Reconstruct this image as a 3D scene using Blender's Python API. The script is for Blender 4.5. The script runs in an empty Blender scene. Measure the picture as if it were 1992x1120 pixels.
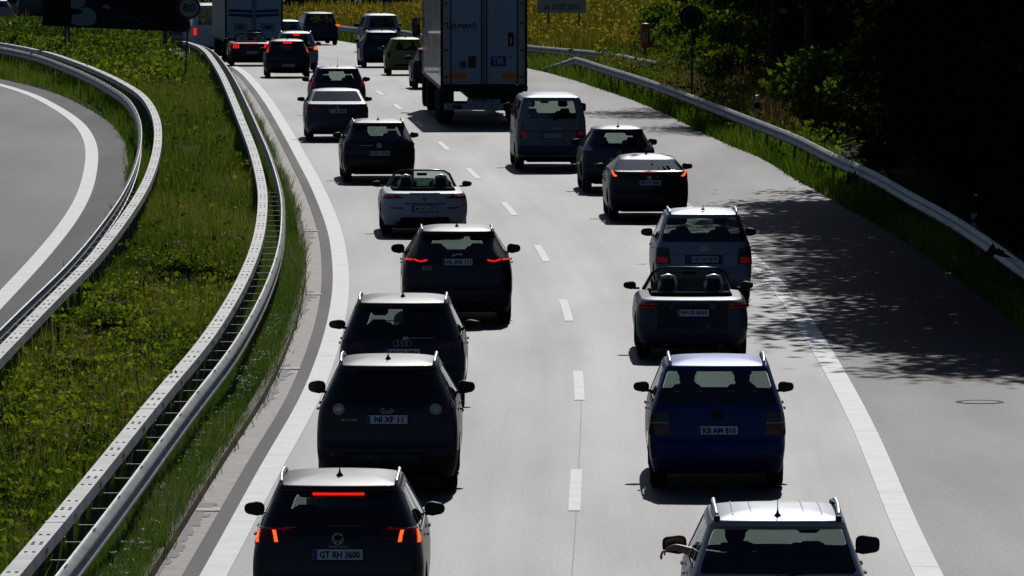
import bpy, bmesh, math, random
import numpy as np
from mathutils import Vector, Matrix, Euler
random.seed(7); RNG = np.random.default_rng(7)
SC = bpy.context.scene; COL = SC.collection
R = math.radians

# ------------------------------------------------------------------ camera, sky, sun, exposure
CAM_H = 8.25
cam = bpy.data.cameras.new('camera'); cam_ob = bpy.data.objects.new('camera', cam); COL.objects.link(cam_ob)
cam.sensor_width = 36; cam.lens = 36 * 14080 / 1992; cam.clip_start = 1; cam.clip_end = 6000
cam_ob.location = (0, 0, CAM_H); cam_ob.rotation_euler = (R(90 - 3.495), 0, 0)
SC.camera = cam_ob
SUN_EL, SUN_AZ = 36.0, 5.0           # degrees above the horizon, degrees to the right of straight ahead
world = bpy.data.worlds.new('World'); SC.world = world; world.use_nodes = True
wn = world.node_tree; bg = wn.nodes['Background']
sky = wn.nodes.new('ShaderNodeTexSky'); sky.sky_type = 'NISHITA'; sky.sun_disc = False
sky.sun_elevation = R(SUN_EL); sky.sun_rotation = R(SUN_AZ); sky.air_density = 1.0; sky.dust_density = 1.2; sky.ozone_density = 2.5
tintn = wn.nodes.new('ShaderNodeVectorMath'); tintn.operation = 'MULTIPLY'; tintn.inputs[1].default_value = (.86, .95, 1.14)
wn.links.new(sky.outputs[0], tintn.inputs[0]); wn.links.new(tintn.outputs[0], bg.inputs[0]); bg.inputs[1].default_value = 0.05
sun = bpy.data.lights.new('sun', 'SUN'); sun.energy = 5.0; sun.angle = R(0.53); sun.color = (1.0, .975, .945)
sun_ob = bpy.data.objects.new('sun', sun); COL.objects.link(sun_ob)
sd = Vector((math.sin(R(SUN_AZ)) * math.cos(R(SUN_EL)), math.cos(R(SUN_AZ)) * math.cos(R(SUN_EL)), math.sin(R(SUN_EL))))
sun_ob.rotation_euler = sd.to_track_quat('Z', 'Y').to_euler(); sun_ob.location = (0, 40, 60)
SC.view_settings.view_transform = 'Standard'; SC.view_settings.look = 'None'
SC.view_settings.exposure = -1.1; SC.view_settings.gamma = 1; SC.view_settings.use_curve_mapping = False
SC.cycles.max_bounces = 8; SC.cycles.transparent_max_bounces = 16; SC.cycles.sample_clamp_indirect = 6

# ------------------------------------------------------------------ ground shape and the curves of the road
def g(Y):
    if Y < 170: return 0.
    if Y < 290: return -6e-5 * (Y - 170) ** 2
    return -.864 - .0144 * (min(Y, 700) - 290)
def curve(pts, smooth=8):
    ys = np.array([p[0] for p in pts], float); xs = np.array([p[1] for p in pts], float)
    Y = np.arange(ys[0], ys[-1] + .5, .5)
    m = np.gradient(xs, ys)                       # hermite through the surveyed points
    k = np.clip(np.searchsorted(ys, Y, side='right') - 1, 0, len(ys) - 2)
    h = ys[k + 1] - ys[k]; t = (Y - ys[k]) / h
    X = (2*t**3-3*t**2+1)*xs[k] + (t**3-2*t**2+t)*h*m[k] + (-2*t**3+3*t**2)*xs[k+1] + (t**3-t**2)*h*m[k+1]
    n = int(smooth / .5); pad = np.concatenate([2*X[0]-X[n:0:-1], X, 2*X[-1]-X[-2:-n-2:-1]])
    ker = np.hanning(2*n+1); ker /= ker.sum(); X = np.convolve(pad, ker, 'same')[n:-n]
    return lambda q: float(np.interp(q, Y, X)) if np.isscalar(q) else np.interp(q, Y, X)
XL = curve([(20,-4.1),(60,-3.72),(81.6,-3.38),(98,-3.17),(107,-3.03),(116,-3.0),(126,-3.06),(136,-3.22),(145,-3.46),(154.5,-3.78),(162,-4.1),(176,-4.76),
            (192,-5.58),(213,-6.65),(241,-8.08),(272,-9.72),(293,-10.87),(307,-11.75),(322,-13.0),(340,-15.0),(360,-18),(400,-25),(500,-45),(700,-90)], 6)
XR = curve([(20,8.7),(80,8.9),(129,8.65),(151,8.23),(167,7.56),(179,7.02),(192,6.6),(204,5.87),(225,4.99),(243,4.16),(257,3.37),(283,1.97),(302,.75),(320,-.9),
            (350,-4.2),(385,-8.4),(408,-10.6),(450,-16),(500,-24),(700,-60)], 6)
XBL = curve([(20,-7.4),(60,-7.4),(105,-7.45),(116,-7.48),(129,-7.5),(142,-7.66),(158,-8.0),(170,-8.4),(181,-8.86),(202,-10),(220,-11.31),(232,-12.44),(247,-13.97),
            (268,-16.25),(291,-18.84),(317,-22.4),(345,-27)], 5)
XRAMP = curve([(20,-9.2),(60,-9.2),(133,-9.33),(148,-9.53),(158,-9.73),(169,-10.06),(185,-10.78),(203,-11.84),(218,-13.03),(236,-14.88),(253,-16.87),(268,-18.99),(300,-24.5),(345,-33),(420,-49)], 5)
XRAIL = curve([(20,9.5),(110,9.45),(130,9.21),(146,8.98),(157,8.62),(168,8.28),(173,7.99),(188,7.39),(198.5,6.8),(223,5.5),(244,4.44),(263,3.42),(285.6,2.35),(301,1.2)], 5)
XRAIL2 = curve([(272,5.6),(278.7,4.99),(290,4.4),(300,3.4),(309,2.0),(320,.5),(340,-2.2),(360,-4.4),(379,-5.9),(392,-8.5),(405,-9.9),(440,-14.5),(470,-19)], 4)
XRLf = curve([(20,4.4),(60,4.6),(81.7,4.72),(88,4.78),(93,4.86),(102,4.99),(111,5.06),(120,5.08),(131,5.04),(145,4.8),(155,4.45),(176,3.45),(192,2.62),(213,1.55),(241,.1),(272,-1.5),(293,-2.7),(307,-3.6),(345,-8),(400,-15)], 6)
def slope(c, Y): return (c(Y + 2) - c(Y - 2)) / 4
def sstep(a, b, v):
    t = np.clip((v - a) / (b - a), 0, 1); return t * t * (3 - 2 * t)
def bank(x, Y):
    d = x - XR(Y)
    b = (.55 * sstep(1.4, 5.0, d) * sstep(150, 190, Y) + .8 * sstep(5, 16, d) + .3 * sstep(6, 14, d) * sstep(300, 360, Y)) * (1 - sstep(400, 520, Y))
    return b
def T(x, Y): return g(Y) + float(bank(x, Y))

# ------------------------------------------------------------------ materials
def mat(name, col, rough=.5, metal=0, coat=0, spec=.5, emis=None, es=0, noise=0, nscale=20, bump=0, trans=0, alpha=1, coat_rough=.03, aniso=None):
    m = bpy.data.materials.new(name); m.use_nodes = True; nt = m.node_tree; b = nt.nodes['Principled BSDF']
    b.inputs['Base Color'].default_value = (*col, 1); b.inputs['Roughness'].default_value = rough; b.inputs['Metallic'].default_value = metal
    b.inputs['Coat Weight'].default_value = coat; b.inputs['Coat Roughness'].default_value = coat_rough; b.inputs['Specular IOR Level'].default_value = spec
    b.inputs['Transmission Weight'].default_value = trans; b.inputs['Alpha'].default_value = alpha
    if emis: b.inputs['Emission Color'].default_value = (*emis, 1); b.inputs['Emission Strength'].default_value = es
    if noise or bump:
        tc = nt.nodes.new('ShaderNodeTexCoord'); n = nt.nodes.new('ShaderNodeTexNoise'); n.inputs['Scale'].default_value = nscale; n.inputs['Detail'].default_value = 6
        nt.links.new(tc.outputs['Object'], n.inputs['Vector'])
        if noise:
            r = nt.nodes.new('ShaderNodeValToRGB'); e = r.color_ramp.elements
            e[0].position = .3; e[1].position = .7
            e[0].color = (*[c * (1 - noise) for c in col], 1); e[1].color = (*[min(1, c * (1 + noise)) for c in col], 1)
            nt.links.new(n.outputs['Fac'], r.inputs[0]); nt.links.new(r.outputs[0], b.inputs['Base Color'])
        if bump:
            bp = nt.nodes.new('ShaderNodeBump'); bp.inputs['Strength'].default_value = bump; bp.inputs['Distance'].default_value = .01
            nt.links.new(n.outputs['Fac'], bp.inputs['Height']); nt.links.new(bp.outputs[0], b.inputs['Normal'])
    return m
def glass_mat(name, tint, refl=.06, rough=.01):
    """thin window pane: tinted see-through plus a Fresnel mirror"""
    m = bpy.data.materials.new(name); m.use_nodes = True; nt = m.node_tree; nt.nodes.clear()
    out = nt.nodes.new('ShaderNodeOutputMaterial'); mx = nt.nodes.new('ShaderNodeMixShader'); tr = nt.nodes.new('ShaderNodeBsdfTransparent')
    gl = nt.nodes.new('ShaderNodeBsdfGlossy'); ge = nt.nodes.new('ShaderNodeNewGeometry')
    def mth(op, a, b=None):
        n = nt.nodes.new('ShaderNodeMath'); n.operation = op
        for i, v in enumerate((a, b)):
            if v is None: continue
            if isinstance(v, float): n.inputs[i].default_value = v
            else: nt.links.new(v, n.inputs[i])
        return n.outputs[0]
    dt = nt.nodes.new('ShaderNodeVectorMath'); dt.operation = 'DOT_PRODUCT'; nt.links.new(ge.outputs['Incoming'], dt.inputs[0]); nt.links.new(ge.outputs['Normal'], dt.inputs[1])
    fr = mth('ADD', mth('MULTIPLY', mth('POWER', mth('SUBTRACT', 1.0, mth('ABSOLUTE', dt.outputs['Value'])), 5.0), 1 - refl), refl)
    tr.inputs[0].default_value = (*tint, 1); gl.inputs['Roughness'].default_value = rough; gl.inputs[0].default_value = (.9, .95, 1, 1)
    nt.links.new(fr, mx.inputs[0]); nt.links.new(tr.outputs[0], mx.inputs[1]); nt.links.new(gl.outputs[0], mx.inputs[2]); nt.links.new(mx.outputs[0], out.inputs[0])
    return m
def leaf_mat(name, stops, trans=.45, rough=.5, gloss=.25):
    """leaf colour by each leaf's own tint value; light comes through the blade"""
    m = bpy.data.materials.new(name); m.use_nodes = True; nt = m.node_tree; nt.nodes.clear()
    out = nt.nodes.new('ShaderNodeOutputMaterial'); at = nt.nodes.new('ShaderNodeAttribute'); at.attribute_name = 'tint'
    r = nt.nodes.new('ShaderNodeValToRGB'); el = r.color_ramp.elements
    while len(el) < len(stops): el.new(.5)
    for e, (p, c) in zip(el, stops): e.position = p; e.color = (*c, 1)
    nt.links.new(at.outputs['Fac'], r.inputs[0])
    pb = nt.nodes.new('ShaderNodeBsdfPrincipled'); pb.inputs['Roughness'].default_value = rough; pb.inputs['Specular IOR Level'].default_value = gloss
    tl = nt.nodes.new('ShaderNodeBsdfTranslucent'); mx = nt.nodes.new('ShaderNodeMixShader'); mx.inputs[0].default_value = trans
    nt.links.new(r.outputs[0], pb.inputs['Base Color']); nt.links.new(r.outputs[0], tl.inputs[0])
    nt.links.new(pb.outputs[0], mx.inputs[1]); nt.links.new(tl.outputs[0], mx.inputs[2]); nt.links.new(mx.outputs[0], out.inputs[0])
    return m
def road_mat(name, c0, c1, rough, spec, patch=.12, tracks=0.):
    m = bpy.data.materials.new(name); m.use_nodes = True; nt = m.node_tree; b = nt.nodes['Principled BSDF']
    geo = nt.nodes.new('ShaderNodeNewGeometry')
    n1 = nt.nodes.new('ShaderNodeTexNoise'); n1.inputs['Scale'].default_value = 26; n1.inputs['Detail'].default_value = 5; n1.inputs['Roughness'].default_value = .75
    n2 = nt.nodes.new('ShaderNodeTexNoise'); n2.inputs['Scale'].default_value = .55; n2.inputs['Detail'].default_value = 4
    mp = nt.nodes.new('ShaderNodeMapping'); mp.inputs['Scale'].default_value = (1, .12, 1)
    n3 = nt.nodes.new('ShaderNodeTexNoise'); n3.inputs['Scale'].default_value = .9; n3.inputs['Detail'].default_value = 3
    L = nt.links
    L.new(geo.outputs['Position'], n1.inputs['Vector']); L.new(geo.outputs['Position'], mp.inputs[0]); L.new(mp.outputs[0], n2.inputs['Vector']); L.new(geo.outputs['Position'], n3.inputs['Vector'])
    r = nt.nodes.new('ShaderNodeValToRGB'); e = r.color_ramp.elements; e[0].position = .33; e[1].position = .67; e[0].color = (*c0, 1); e[1].color = (*c1, 1)
    L.new(n1.outputs['Fac'], r.inputs[0])
    mr = nt.nodes.new('ShaderNodeMapRange'); mr.inputs[1].default_value = .3; mr.inputs[2].default_value = .7; mr.inputs[3].default_value = 1 - patch; mr.inputs[4].default_value = 1 + patch
    L.new(n2.outputs['Fac'], mr.inputs[0])
    mul = nt.nodes.new('ShaderNodeVectorMath'); mul.operation = 'SCALE'; L.new(r.outputs[0], mul.inputs[0]); L.new(mr.outputs[0], mul.inputs['Scale'])
    L.new(mul.outputs[0], b.inputs['Base Color'])
    rr = nt.nodes.new('ShaderNodeMapRange'); rr.inputs[1].default_value = .3; rr.inputs[2].default_value = .7; rr.inputs[3].default_value = rough - .035; rr.inputs[4].default_value = rough + .035
    L.new(n2.outputs['Fac'], rr.inputs[0]); L.new(rr.outputs[0], b.inputs['Roughness'])
    sp = nt.nodes.new('ShaderNodeMapRange'); sp.inputs[1].default_value = .3; sp.inputs[2].default_value = .7; sp.inputs[3].default_value = spec * .40; sp.inputs[4].default_value = spec * 1.6
    L.new(n1.outputs['Fac'], sp.inputs[0]); spec_out = sp.outputs[0]
    def mul_(a, bb, op='MULTIPLY'):
        q = nt.nodes.new('ShaderNodeMath'); q.operation = op
        for i, v in enumerate((a, bb)):
            if isinstance(v, (int, float)): q.inputs[i].default_value = v
            else: L.new(v, q.inputs[i])
        return q.outputs[0]
    # broad worn patches
    pm = nt.nodes.new('ShaderNodeMapRange'); pm.inputs[1].default_value = .35; pm.inputs[2].default_value = .65; pm.inputs[3].default_value = 1 - patch; pm.inputs[4].default_value = 1 + patch * .6
    n4 = nt.nodes.new('ShaderNodeTexNoise'); n4.inputs['Scale'].default_value = .11; n4.inputs['Detail'].default_value = 3; L.new(mp.outputs[0], n4.inputs['Vector']); L.new(n4.outputs['Fac'], pm.inputs[0])
    spec_out = mul_(spec_out, pm.outputs[0])
    if tracks:
        at = nt.nodes.new('ShaderNodeAttribute'); at.attribute_name = 'across'
        w = mul_(mul_(at.outputs['Fac'], 2 * math.pi / 1.9), 2.1, 'SUBTRACT'); cs = nt.nodes.new('ShaderNodeMath'); cs.operation = 'COSINE'; L.new(w, cs.inputs[0])
        cb = nt.nodes.new('ShaderNodeCombineXYZ'); sx = nt.nodes.new('ShaderNodeSeparateXYZ'); L.new(geo.outputs['Position'], sx.inputs[0])
        L.new(mul_(at.outputs['Fac'], 2.6), cb.inputs[0]); L.new(mul_(sx.outputs[1], .035), cb.inputs[1])
        n5 = nt.nodes.new('ShaderNodeTexNoise'); n5.inputs['Scale'].default_value = 1.; n5.inputs['Detail'].default_value = 5; n5.inputs['Roughness'].default_value = .65; L.new(cb.outputs[0], n5.inputs['Vector'])
        f = mul_(mul_(cs.outputs[0], tracks * .5), mul_(mul_(n5.outputs['Fac'], .5, 'SUBTRACT'), tracks * 3.2), 'ADD')
        spec_out = mul_(spec_out, mul_(f, 1.0, 'ADD'))
    L.new(spec_out, b.inputs['Specular IOR Level'])
    return m
M = {}
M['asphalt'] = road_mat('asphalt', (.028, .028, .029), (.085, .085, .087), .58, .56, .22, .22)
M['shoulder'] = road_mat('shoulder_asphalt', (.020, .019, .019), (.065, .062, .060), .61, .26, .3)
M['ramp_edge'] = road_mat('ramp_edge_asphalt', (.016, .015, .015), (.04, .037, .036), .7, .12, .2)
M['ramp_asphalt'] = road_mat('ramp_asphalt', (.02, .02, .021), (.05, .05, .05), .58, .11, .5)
M['edge_asphalt'] = road_mat('edge_asphalt', (.04, .039, .037), (.10, .096, .09), .75, .22)
M['paint'] = mat('road_paint', (.74, .73, .71), .62, noise=.13, nscale=2.2, spec=.5)
M['concrete'] = mat('gutter_concrete', (.30, .255, .225), .7, noise=.32, nscale=4, spec=.45)
M['kerb'] = mat('kerb_stone', (.14, .108, .082), .85, noise=.35, nscale=9, spec=.25)
M['damp'] = mat('damp_stain', (.13, .115, .10), .7, noise=.5, nscale=12, spec=.3)
M['soil'] = mat('soil', (.035, .05, .016), .95, noise=.5, nscale=2, spec=.1)
M['steel'] = mat('galvanised_steel', (.52, .52, .51), .56, .2, noise=.22, nscale=2.2, spec=.45)
M['steel_box'] = mat('galvanised_box_steel', (.55, .545, .53), .66, .1, noise=.2, nscale=1.8, spec=.4)
M['hole'] = mat('bolt_hole', (.015, .014, .014), .9, spec=.1)
M['tyre'] = mat('tyre_rubber', (.012, .012, .012), .85, spec=.3)
M['rim'] = mat('alloy_rim', (.25, .25, .26), .35, .9)
M['black'] = mat('black_plastic', (.012, .012, .013), .55, spec=.3)
M['trim'] = mat('gloss_black_trim', (.006, .006, .007), .2, spec=.5)
M['chrome'] = mat('chrome', (.75, .76, .78), .18, 1)
M['rail'] = mat('roof_rail_metal', (.62, .63, .65), .38, .8)
M['interior'] = mat('dark_interior', (.010, .010, .011), .9, spec=.1)
M['glass'] = glass_mat('window_glass', (.30, .36, .35))
M['privacy'] = glass_mat('privacy_glass', (.07, .08, .085))
M['screen'] = glass_mat('windscreen_glass', (.55, .62, .58))
M['mirror'] = mat('mirror_glass', (.05, .055, .06), .05, 1)
M['lens'] = mat('red_lens', (.11, .003, .005), .12, coat=.3, spec=.4)
M['lens_dark'] = mat('smoked_red_lens', (.05, .003, .006), .1, coat=.3)
M['lens_orange'] = mat('amber_lens', (.35, .07, .006), .15)
M['lens_clear'] = mat('clear_lens', (.42, .42, .46), .12, coat=.3)
M['lit'] = mat('lit_red', (.4, .01, .01), .3, emis=(1, .022, .012), es=1.6)
M['lit_core'] = mat('lit_red_core', (.5, .05, .01), .3, emis=(1, .13, .02), es=2.6)
M['lens_glow'] = mat('red_lens_glow', (.2, .006, .006), .3, emis=(1, .02, .03), es=.09)  # faint emission stands in for backlight through unlit lenses, also dim strips
M['lit_amber'] = mat('lit_amber', (.5, .1, .01), .3, emis=(1, .16, .01), es=2.2)
M['plate'] = mat('plate_white', (.62, .66, .72), .45, spec=.4)
M['plate_blue'] = mat('plate_blue', (.01, .03, .28), .4)
M['ink'] = mat('black_ink', (.008, .008, .01), .6, spec=.2)
M['ink_blue'] = mat('blue_ink', (.02, .04, .22), .5)
M['stripe_blue'] = mat('stripe_blue', (.012, .02, .10), .5)
M['skin'] = mat('skin', (.42, .23, .15), .5)
M['cloth'] = mat('dark_shirt', (.03, .035, .05), .9)
M['hair'] = mat('dark_hair', (.015, .01, .008), .7)
M['soft_top'] = mat('soft_top_cloth', (.02, .02, .021), .95, spec=.15)
M['seat'] = mat('seat_leather', (.02, .019, .019), .6)
M['seat_pale'] = mat('seat_pale', (.35, .33, .3), .6)
M['sign_white'] = mat('sign_white', (.38, .42, .42), .6)
M['white_plastic'] = mat('white_plastic', (.78, .80, .82), .5)
M['sign_grey'] = mat('sign_grey', (.20, .25, .27), .6)
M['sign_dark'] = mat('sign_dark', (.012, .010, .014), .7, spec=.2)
M['sign_red'] = mat('sign_red', (.12, .01, .012), .6)
M['sign_pale'] = mat('sign_pale', (.16, .22, .24), .6)
M['sign_violet'] = mat('sign_violet', (.05, .025, .085), .7)
M['post'] = mat('grey_post', (.10, .11, .13), .5, .4)
M['sos'] = mat('orange_box', (.50, .10, .03), .5)
M['bark'] = mat('bark', (.05, .04, .03), .9, noise=.4, nscale=8)
M['trailer'] = mat('trailer_side', (.55, .55, .57), .22, .0, coat=.3, spec=.6, noise=.1, nscale=.8)
M['door_paint'] = mat('trailer_door', (.30, .42, .50), .4)
M['door_paint2'] = mat('far_trailer_door', (.27, .39, .48), .45)
M['reflect_y'] = mat('yellow_tape', (.55, .36, .01), .5)
M['reflect_o'] = mat('orange_plate', (.75, .2, .01), .5)
def paint(name, c, rough=.35, metal=.0, coat=1.0):
    rough = .47
    if name not in M: M[name] = mat(name, c, rough, metal, coat=coat * .25, spec=.46)
    return M[name]
paint('black_paint', (.003, .003, .004)); paint('navy_paint', (.005, .008, .022)); paint('blue_paint', (.004, .020, .12), metal=.6)
paint('silver_paint', (.22, .26, .32), .4, .35); paint('white_paint', (.42, .47, .55), .4); paint('grey_paint', (.05, .062, .085), .4, .3)
paint('van_paint', (.15, .185, .235), .45, .2); paint('yellow_paint', (.30, .27, .03), .45); paint('slate_paint', (.03, .042, .065), .35, .3)
paint('graphite_paint', (.009, .012, .020), .3, .3); paint('silverwhite_paint', (.27, .30, .35), .38, .2)
paint('juke_paint', (.035, .048, .070), .35, .4)

# ------------------------------------------------------------------ object helpers
def tag(o, label=None, cat=None, group=None, kind=None):
    if label: o['label'] = label
    if cat: o['category'] = cat
    if group: o['group'] = group
    if kind: o['kind'] = kind
    return o
def empty(name, loc, rz=0, label=None, cat=None, group=None):
    o = bpy.data.objects.new(name, None); COL.objects.link(o); o.location = loc; o.rotation_euler = (0, 0, rz); o.empty_display_size = .3
    return tag(o, label, cat, group)
def mesh(name, verts, faces, mats, parent=None, smooth=False, mi=None, sub=0):
    me = bpy.data.meshes.new(name); me.from_pydata([tuple(v) for v in verts], [], faces)
    for m in (mats if isinstance(mats, (list, tuple)) else [mats]): me.materials.append(M[m] if isinstance(m, str) else m)
    if mi is not None: me.polygons.foreach_set('material_index', mi)
    if smooth: me.polygons.foreach_set('use_smooth', [True] * len(me.polygons))
    me.update()
    o = bpy.data.objects.new(name, me); COL.objects.link(o)
    if parent is not None: o.parent = parent
    if sub:
        s = o.modifiers.new('sub', 'SUBSURF'); s.levels = sub; s.render_levels = sub; s.boundary_smooth = 'ALL'
    return o
class MB:
    """collects boxes, tubes, strips into one mesh"""
    def __init__(s): s.v = []; s.f = []; s.m = []
    def add(s, v, f, m=0):
        n = len(s.v); s.v += [tuple(p) for p in v]; s.f += [tuple(i + n for i in q) for q in f]; s.m += [m] * len(f); return s
    def box(s, c, d, m=0, rot=None, bev=0):
        x, y, z = d[0] / 2, d[1] / 2, d[2] / 2
        if bev:
            b = min(bev, x * .9, y * .9, z * .9); pts = []
            for sx in (-1, 1):
                for sy in (-1, 1):
                    for sz in (-1, 1):
                        pts += [(sx * (x - b), sy * (y - b), sz * z), (sx * (x - b), sy * y, sz * (z - b)), (sx * x, sy * (y - b), sz * (z - b))]
            bm = bmesh.new(); vs = [bm.verts.new(p) for p in pts]; bmesh.ops.convex_hull(bm, input=vs)
            bmesh.ops.dissolve_limit(bm, angle_limit=.01, verts=bm.verts, edges=bm.edges)
            bm.verts.index_update(); pts = [v.co.copy() for v in bm.verts]; fs = [[v.index for v in f.verts] for f in bm.faces]; bm.free()
        else:
            pts = [(sx * x, sy * y, sz * z) for sx in (-1, 1) for sy in (-1, 1) for sz in (-1, 1)]
            fs = [(0, 1, 3, 2), (4, 6, 7, 5), (0, 4, 5, 1), (2, 3, 7, 6), (0, 2, 6, 4), (1, 5, 7, 3)]
        P = [Vector(p) for p in pts]
        if rot is not None: P = [rot @ p for p in P]
        return s.add([p + Vector(c) for p in P], fs, m)
    def tube(s, pts, r, n=8, m=0, cap=True):
        pts = [Vector(p) for p in pts]; rr = r if isinstance(r, (list, tuple)) else [r] * len(pts); V = []; F = []
        up = Vector((0, 0, 1))
        for i, p in enumerate(pts):
            d = (pts[min(i + 1, len(pts) - 1)] - pts[max(i - 1, 0)]).normalized()
            a = d.cross(up if abs(d.z) < .95 else Vector((1, 0, 0))).normalized(); b = a.cross(d).normalized()
            V += [p + rr[i] * (math.cos(2 * math.pi * k / n) * a + math.sin(2 * math.pi * k / n) * b) for k in range(n)]
        for i in range(len(pts) - 1):
            F += [(i * n + k, i * n + (k + 1) % n, (i + 1) * n + (k + 1) % n, (i + 1) * n + k) for k in range(n)]
        if cap: F += [tuple(range(n))[::-1], tuple(range((len(pts) - 1) * n, len(pts) * n))]
        return s.add(V, F, m)
    def lathe(s, prof, c=(0, 0, 0), axis='x', n=20, m=0):
        V = []; F = []
        for h, r in prof:
            for k in range(n):
                a = 2 * math.pi * k / n; p = (h, r * math.cos(a), r * math.sin(a))
                if axis == 'z': p = (p[1], p[2], h)
                if axis == 'y': p = (p[1], h, p[2])
                V.append((p[0] + c[0], p[1] + c[1], p[2] + c[2]))
        for i in range(len(prof) - 1):
            F += [(i * n + k, i * n + (k + 1) % n, (i + 1) * n + (k + 1) % n, (i + 1) * n + k) for k in range(n)]
        return s.add(V, F, m)
    def obj(s, name, mats, parent=None, smooth=False, sub=0):
        return mesh(name, s.v, s.f, mats, parent, smooth, s.m, sub)
def strokes(lines, w, th=.006, y=0.):
    """flat strokes standing in the XZ plane, facing -y"""
    b = MB()
    for L in lines:
        for (x0, z0), (x1, z1) in zip(L[:-1], L[1:]):
            d = Vector((x1 - x0, z1 - z0)); l = d.length; a = math.atan2(d.y, d.x)
            b.box(((x0 + x1) / 2, y, (z0 + z1) / 2), (l + w * .6, th, w), rot=Matrix.Rotation(-a, 3, 'Y'))
    return b
def arc(cx, cz, r, a0=0, a1=360, n=16, rx=1.): return [(cx + rx * r * math.cos(R(a0 + (a1 - a0) * k / n)), cz + r * math.sin(R(a0 + (a1 - a0) * k / n))) for k in range(n + 1)]
TEXT_CACHE = {}
def text(name, s, height, material, parent, loc, width=None, rot=(R(90), 0, 0), bold=0.0):
    key = (s, bold)
    if key not in TEXT_CACHE:
        cu = bpy.data.curves.new('t', 'FONT'); cu.body = s; cu.align_x = 'CENTER'; cu.align_y = 'CENTER'; cu.size = 1; cu.resolution_u = 2; cu.offset = bold
        ob = bpy.data.objects.new('t', cu); COL.objects.link(ob)
        dg = bpy.context.evaluated_depsgraph_get(); me = bpy.data.meshes.new_from_object(ob.evaluated_get(dg))
        v = np.array([tuple(x.co) for x in me.vertices]); f = [tuple(p.vertices) for p in me.polygons]
        bpy.data.objects.remove(ob); bpy.data.curves.remove(cu); bpy.data.meshes.remove(me)
        v[:, 0] -= (v[:, 0].min() + v[:, 0].max()) / 2; v[:, 1] -= (v[:, 1].min() + v[:, 1].max()) / 2
        TEXT_CACHE[key] = (v, f)
    v, f = TEXT_CACHE[key]; v = v.copy()
    v[:, 1] *= height / (v[:, 1].max() - v[:, 1].min())
    if width: v[:, 0] *= width / (v[:, 0].max() - v[:, 0].min())
    else: v[:, 0] *= height / .7
    Rm = Euler(rot).to_matrix(); vv = [tuple(Rm @ Vector(p) + Vector(loc)) for p in v]
    return mesh(name, vv, f, material, parent)

# ------------------------------------------------------------------ ribbons that follow the road
def rows(y0, y1, step=2.0):
    n = max(2, int(round((y1 - y0) / step)) + 1); return np.linspace(y0, y1, n)
def ribbon(name, fl, fr, y0, y1, z, material, parent=None, step=2., nx=1, kind=None, terr=None):
    Y = rows(y0, y1, step); V = []; F = []
    for y in Y:
        a, b = fl(y), fr(y)
        for k in range(nx + 1):
            x = a + (b - a) * k / nx; V.append((x, y, (T(x, y) if terr else g(y)) + z))
    w_ = nx + 1
    for i in range(len(Y) - 1):
        for k in range(nx): F.append((i * w_ + k, i * w_ + k + 1, (i + 1) * w_ + k + 1, (i + 1) * w_ + k))
    o = mesh(name, V, F, material, parent)
    if kind: o['kind'] = kind
    return o
off = lambda c, d: (lambda y: c(y) + d)
# ground sheet
xs = np.concatenate([[-3000, -1200, -500, -250, -150, -100], np.arange(-80, 81, 1.0), [100, 150, 250, 500, 1200, 3000]])
ys = np.concatenate([[-300, -100, 0, 20], np.arange(30, 620, 2.0), [640, 670, 700, 800, 1000, 1500, 2500, 4000]])
V = []; F = []
for y in ys:
    for x in xs: V.append((x, y, T(x, max(y, 20)) - .05))
nx = len(xs)
for j in range(len(ys) - 1):
    for i in range(nx - 1): F.append((j * nx + i, j * nx + i + 1, (j + 1) * nx + i + 1, (j + 1) * nx + i))
tag(mesh('ground', V, F, 'soil', smooth=True), kind='structure')
carr = ribbon('carriageway', off(XL, -.33), lambda y: XR(y), 20, 520, 0, 'asphalt', nx=8, kind='structure')
def across(o, c):
    me = o.data; at_ = me.attributes.new('across', 'FLOAT', 'POINT'); at_.data.foreach_set('value', [v.co.x - c(v.co.y) for v in me.vertices])
across(carr, XL)
# asphalt lip outside the line and gutter
ribbon('asphalt_edge_strip', off(XL, -.36), off(XL, -.10), 20, 330, .003, 'edge_asphalt', kind='structure')
ramp = ribbon('ramp_carriageway', off(XRAMP, -9), lambda y: XRAMP(y) + .95, 20, 300, .0, 'ramp_asphalt', nx=4, kind='structure')
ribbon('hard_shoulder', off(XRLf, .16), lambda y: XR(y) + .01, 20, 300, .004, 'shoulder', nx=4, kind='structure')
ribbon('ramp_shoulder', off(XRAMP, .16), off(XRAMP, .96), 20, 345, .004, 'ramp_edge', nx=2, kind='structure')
# shoulder beyond the fork, far away
ribbon('far_carriageway', off(XL, -2.6), off(XL, -.34), 330, 520, -.004, 'asphalt', nx=4, kind='structure')
def pieces(name, parent, fl, fr, y0, y1, length, gap, z, material, z1=None, label=None):
    y = y0
    while y < y1:
        a, b = y, y + length - gap
        Y = rows(a, b, 1.6); V = []; F = []
        for q in Y:
            zz = g(q) + z
            V += [(fl(q), q, zz), (fr(q), q, zz)]
        for i in range(len(Y) - 1): F.append((2 * i, 2 * i + 1, 2 * i + 3, 2 * i + 2))
        if z1 is not None:                      # solid stone down to z1
            n = len(V); V += [(v[0], v[1], v[2] - z + z1) for v in V[:n]]
            for i in range(len(Y) - 1):
                F.append((2 * i, 2 * i + 2, n + 2 * i + 2, n + 2 * i)); F.append((2 * i + 1, n + 2 * i + 1, n + 2 * i + 3, 2 * i + 3))
            F.append((0, n, n + 1, 1)); F.append((n - 2, n - 1, 2 * n - 1, 2 * n - 2))
        mesh(name, V, F, material, parent)
        y += length
lm = empty('left_edge_marking', (0, 0, 0)); lm['kind'] = 'structure'
pieces('line_panel', lm, off(XL, -.155), off(XL, .155), 49.8, 345, 9.6, .02, .008, 'paint')
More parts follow.
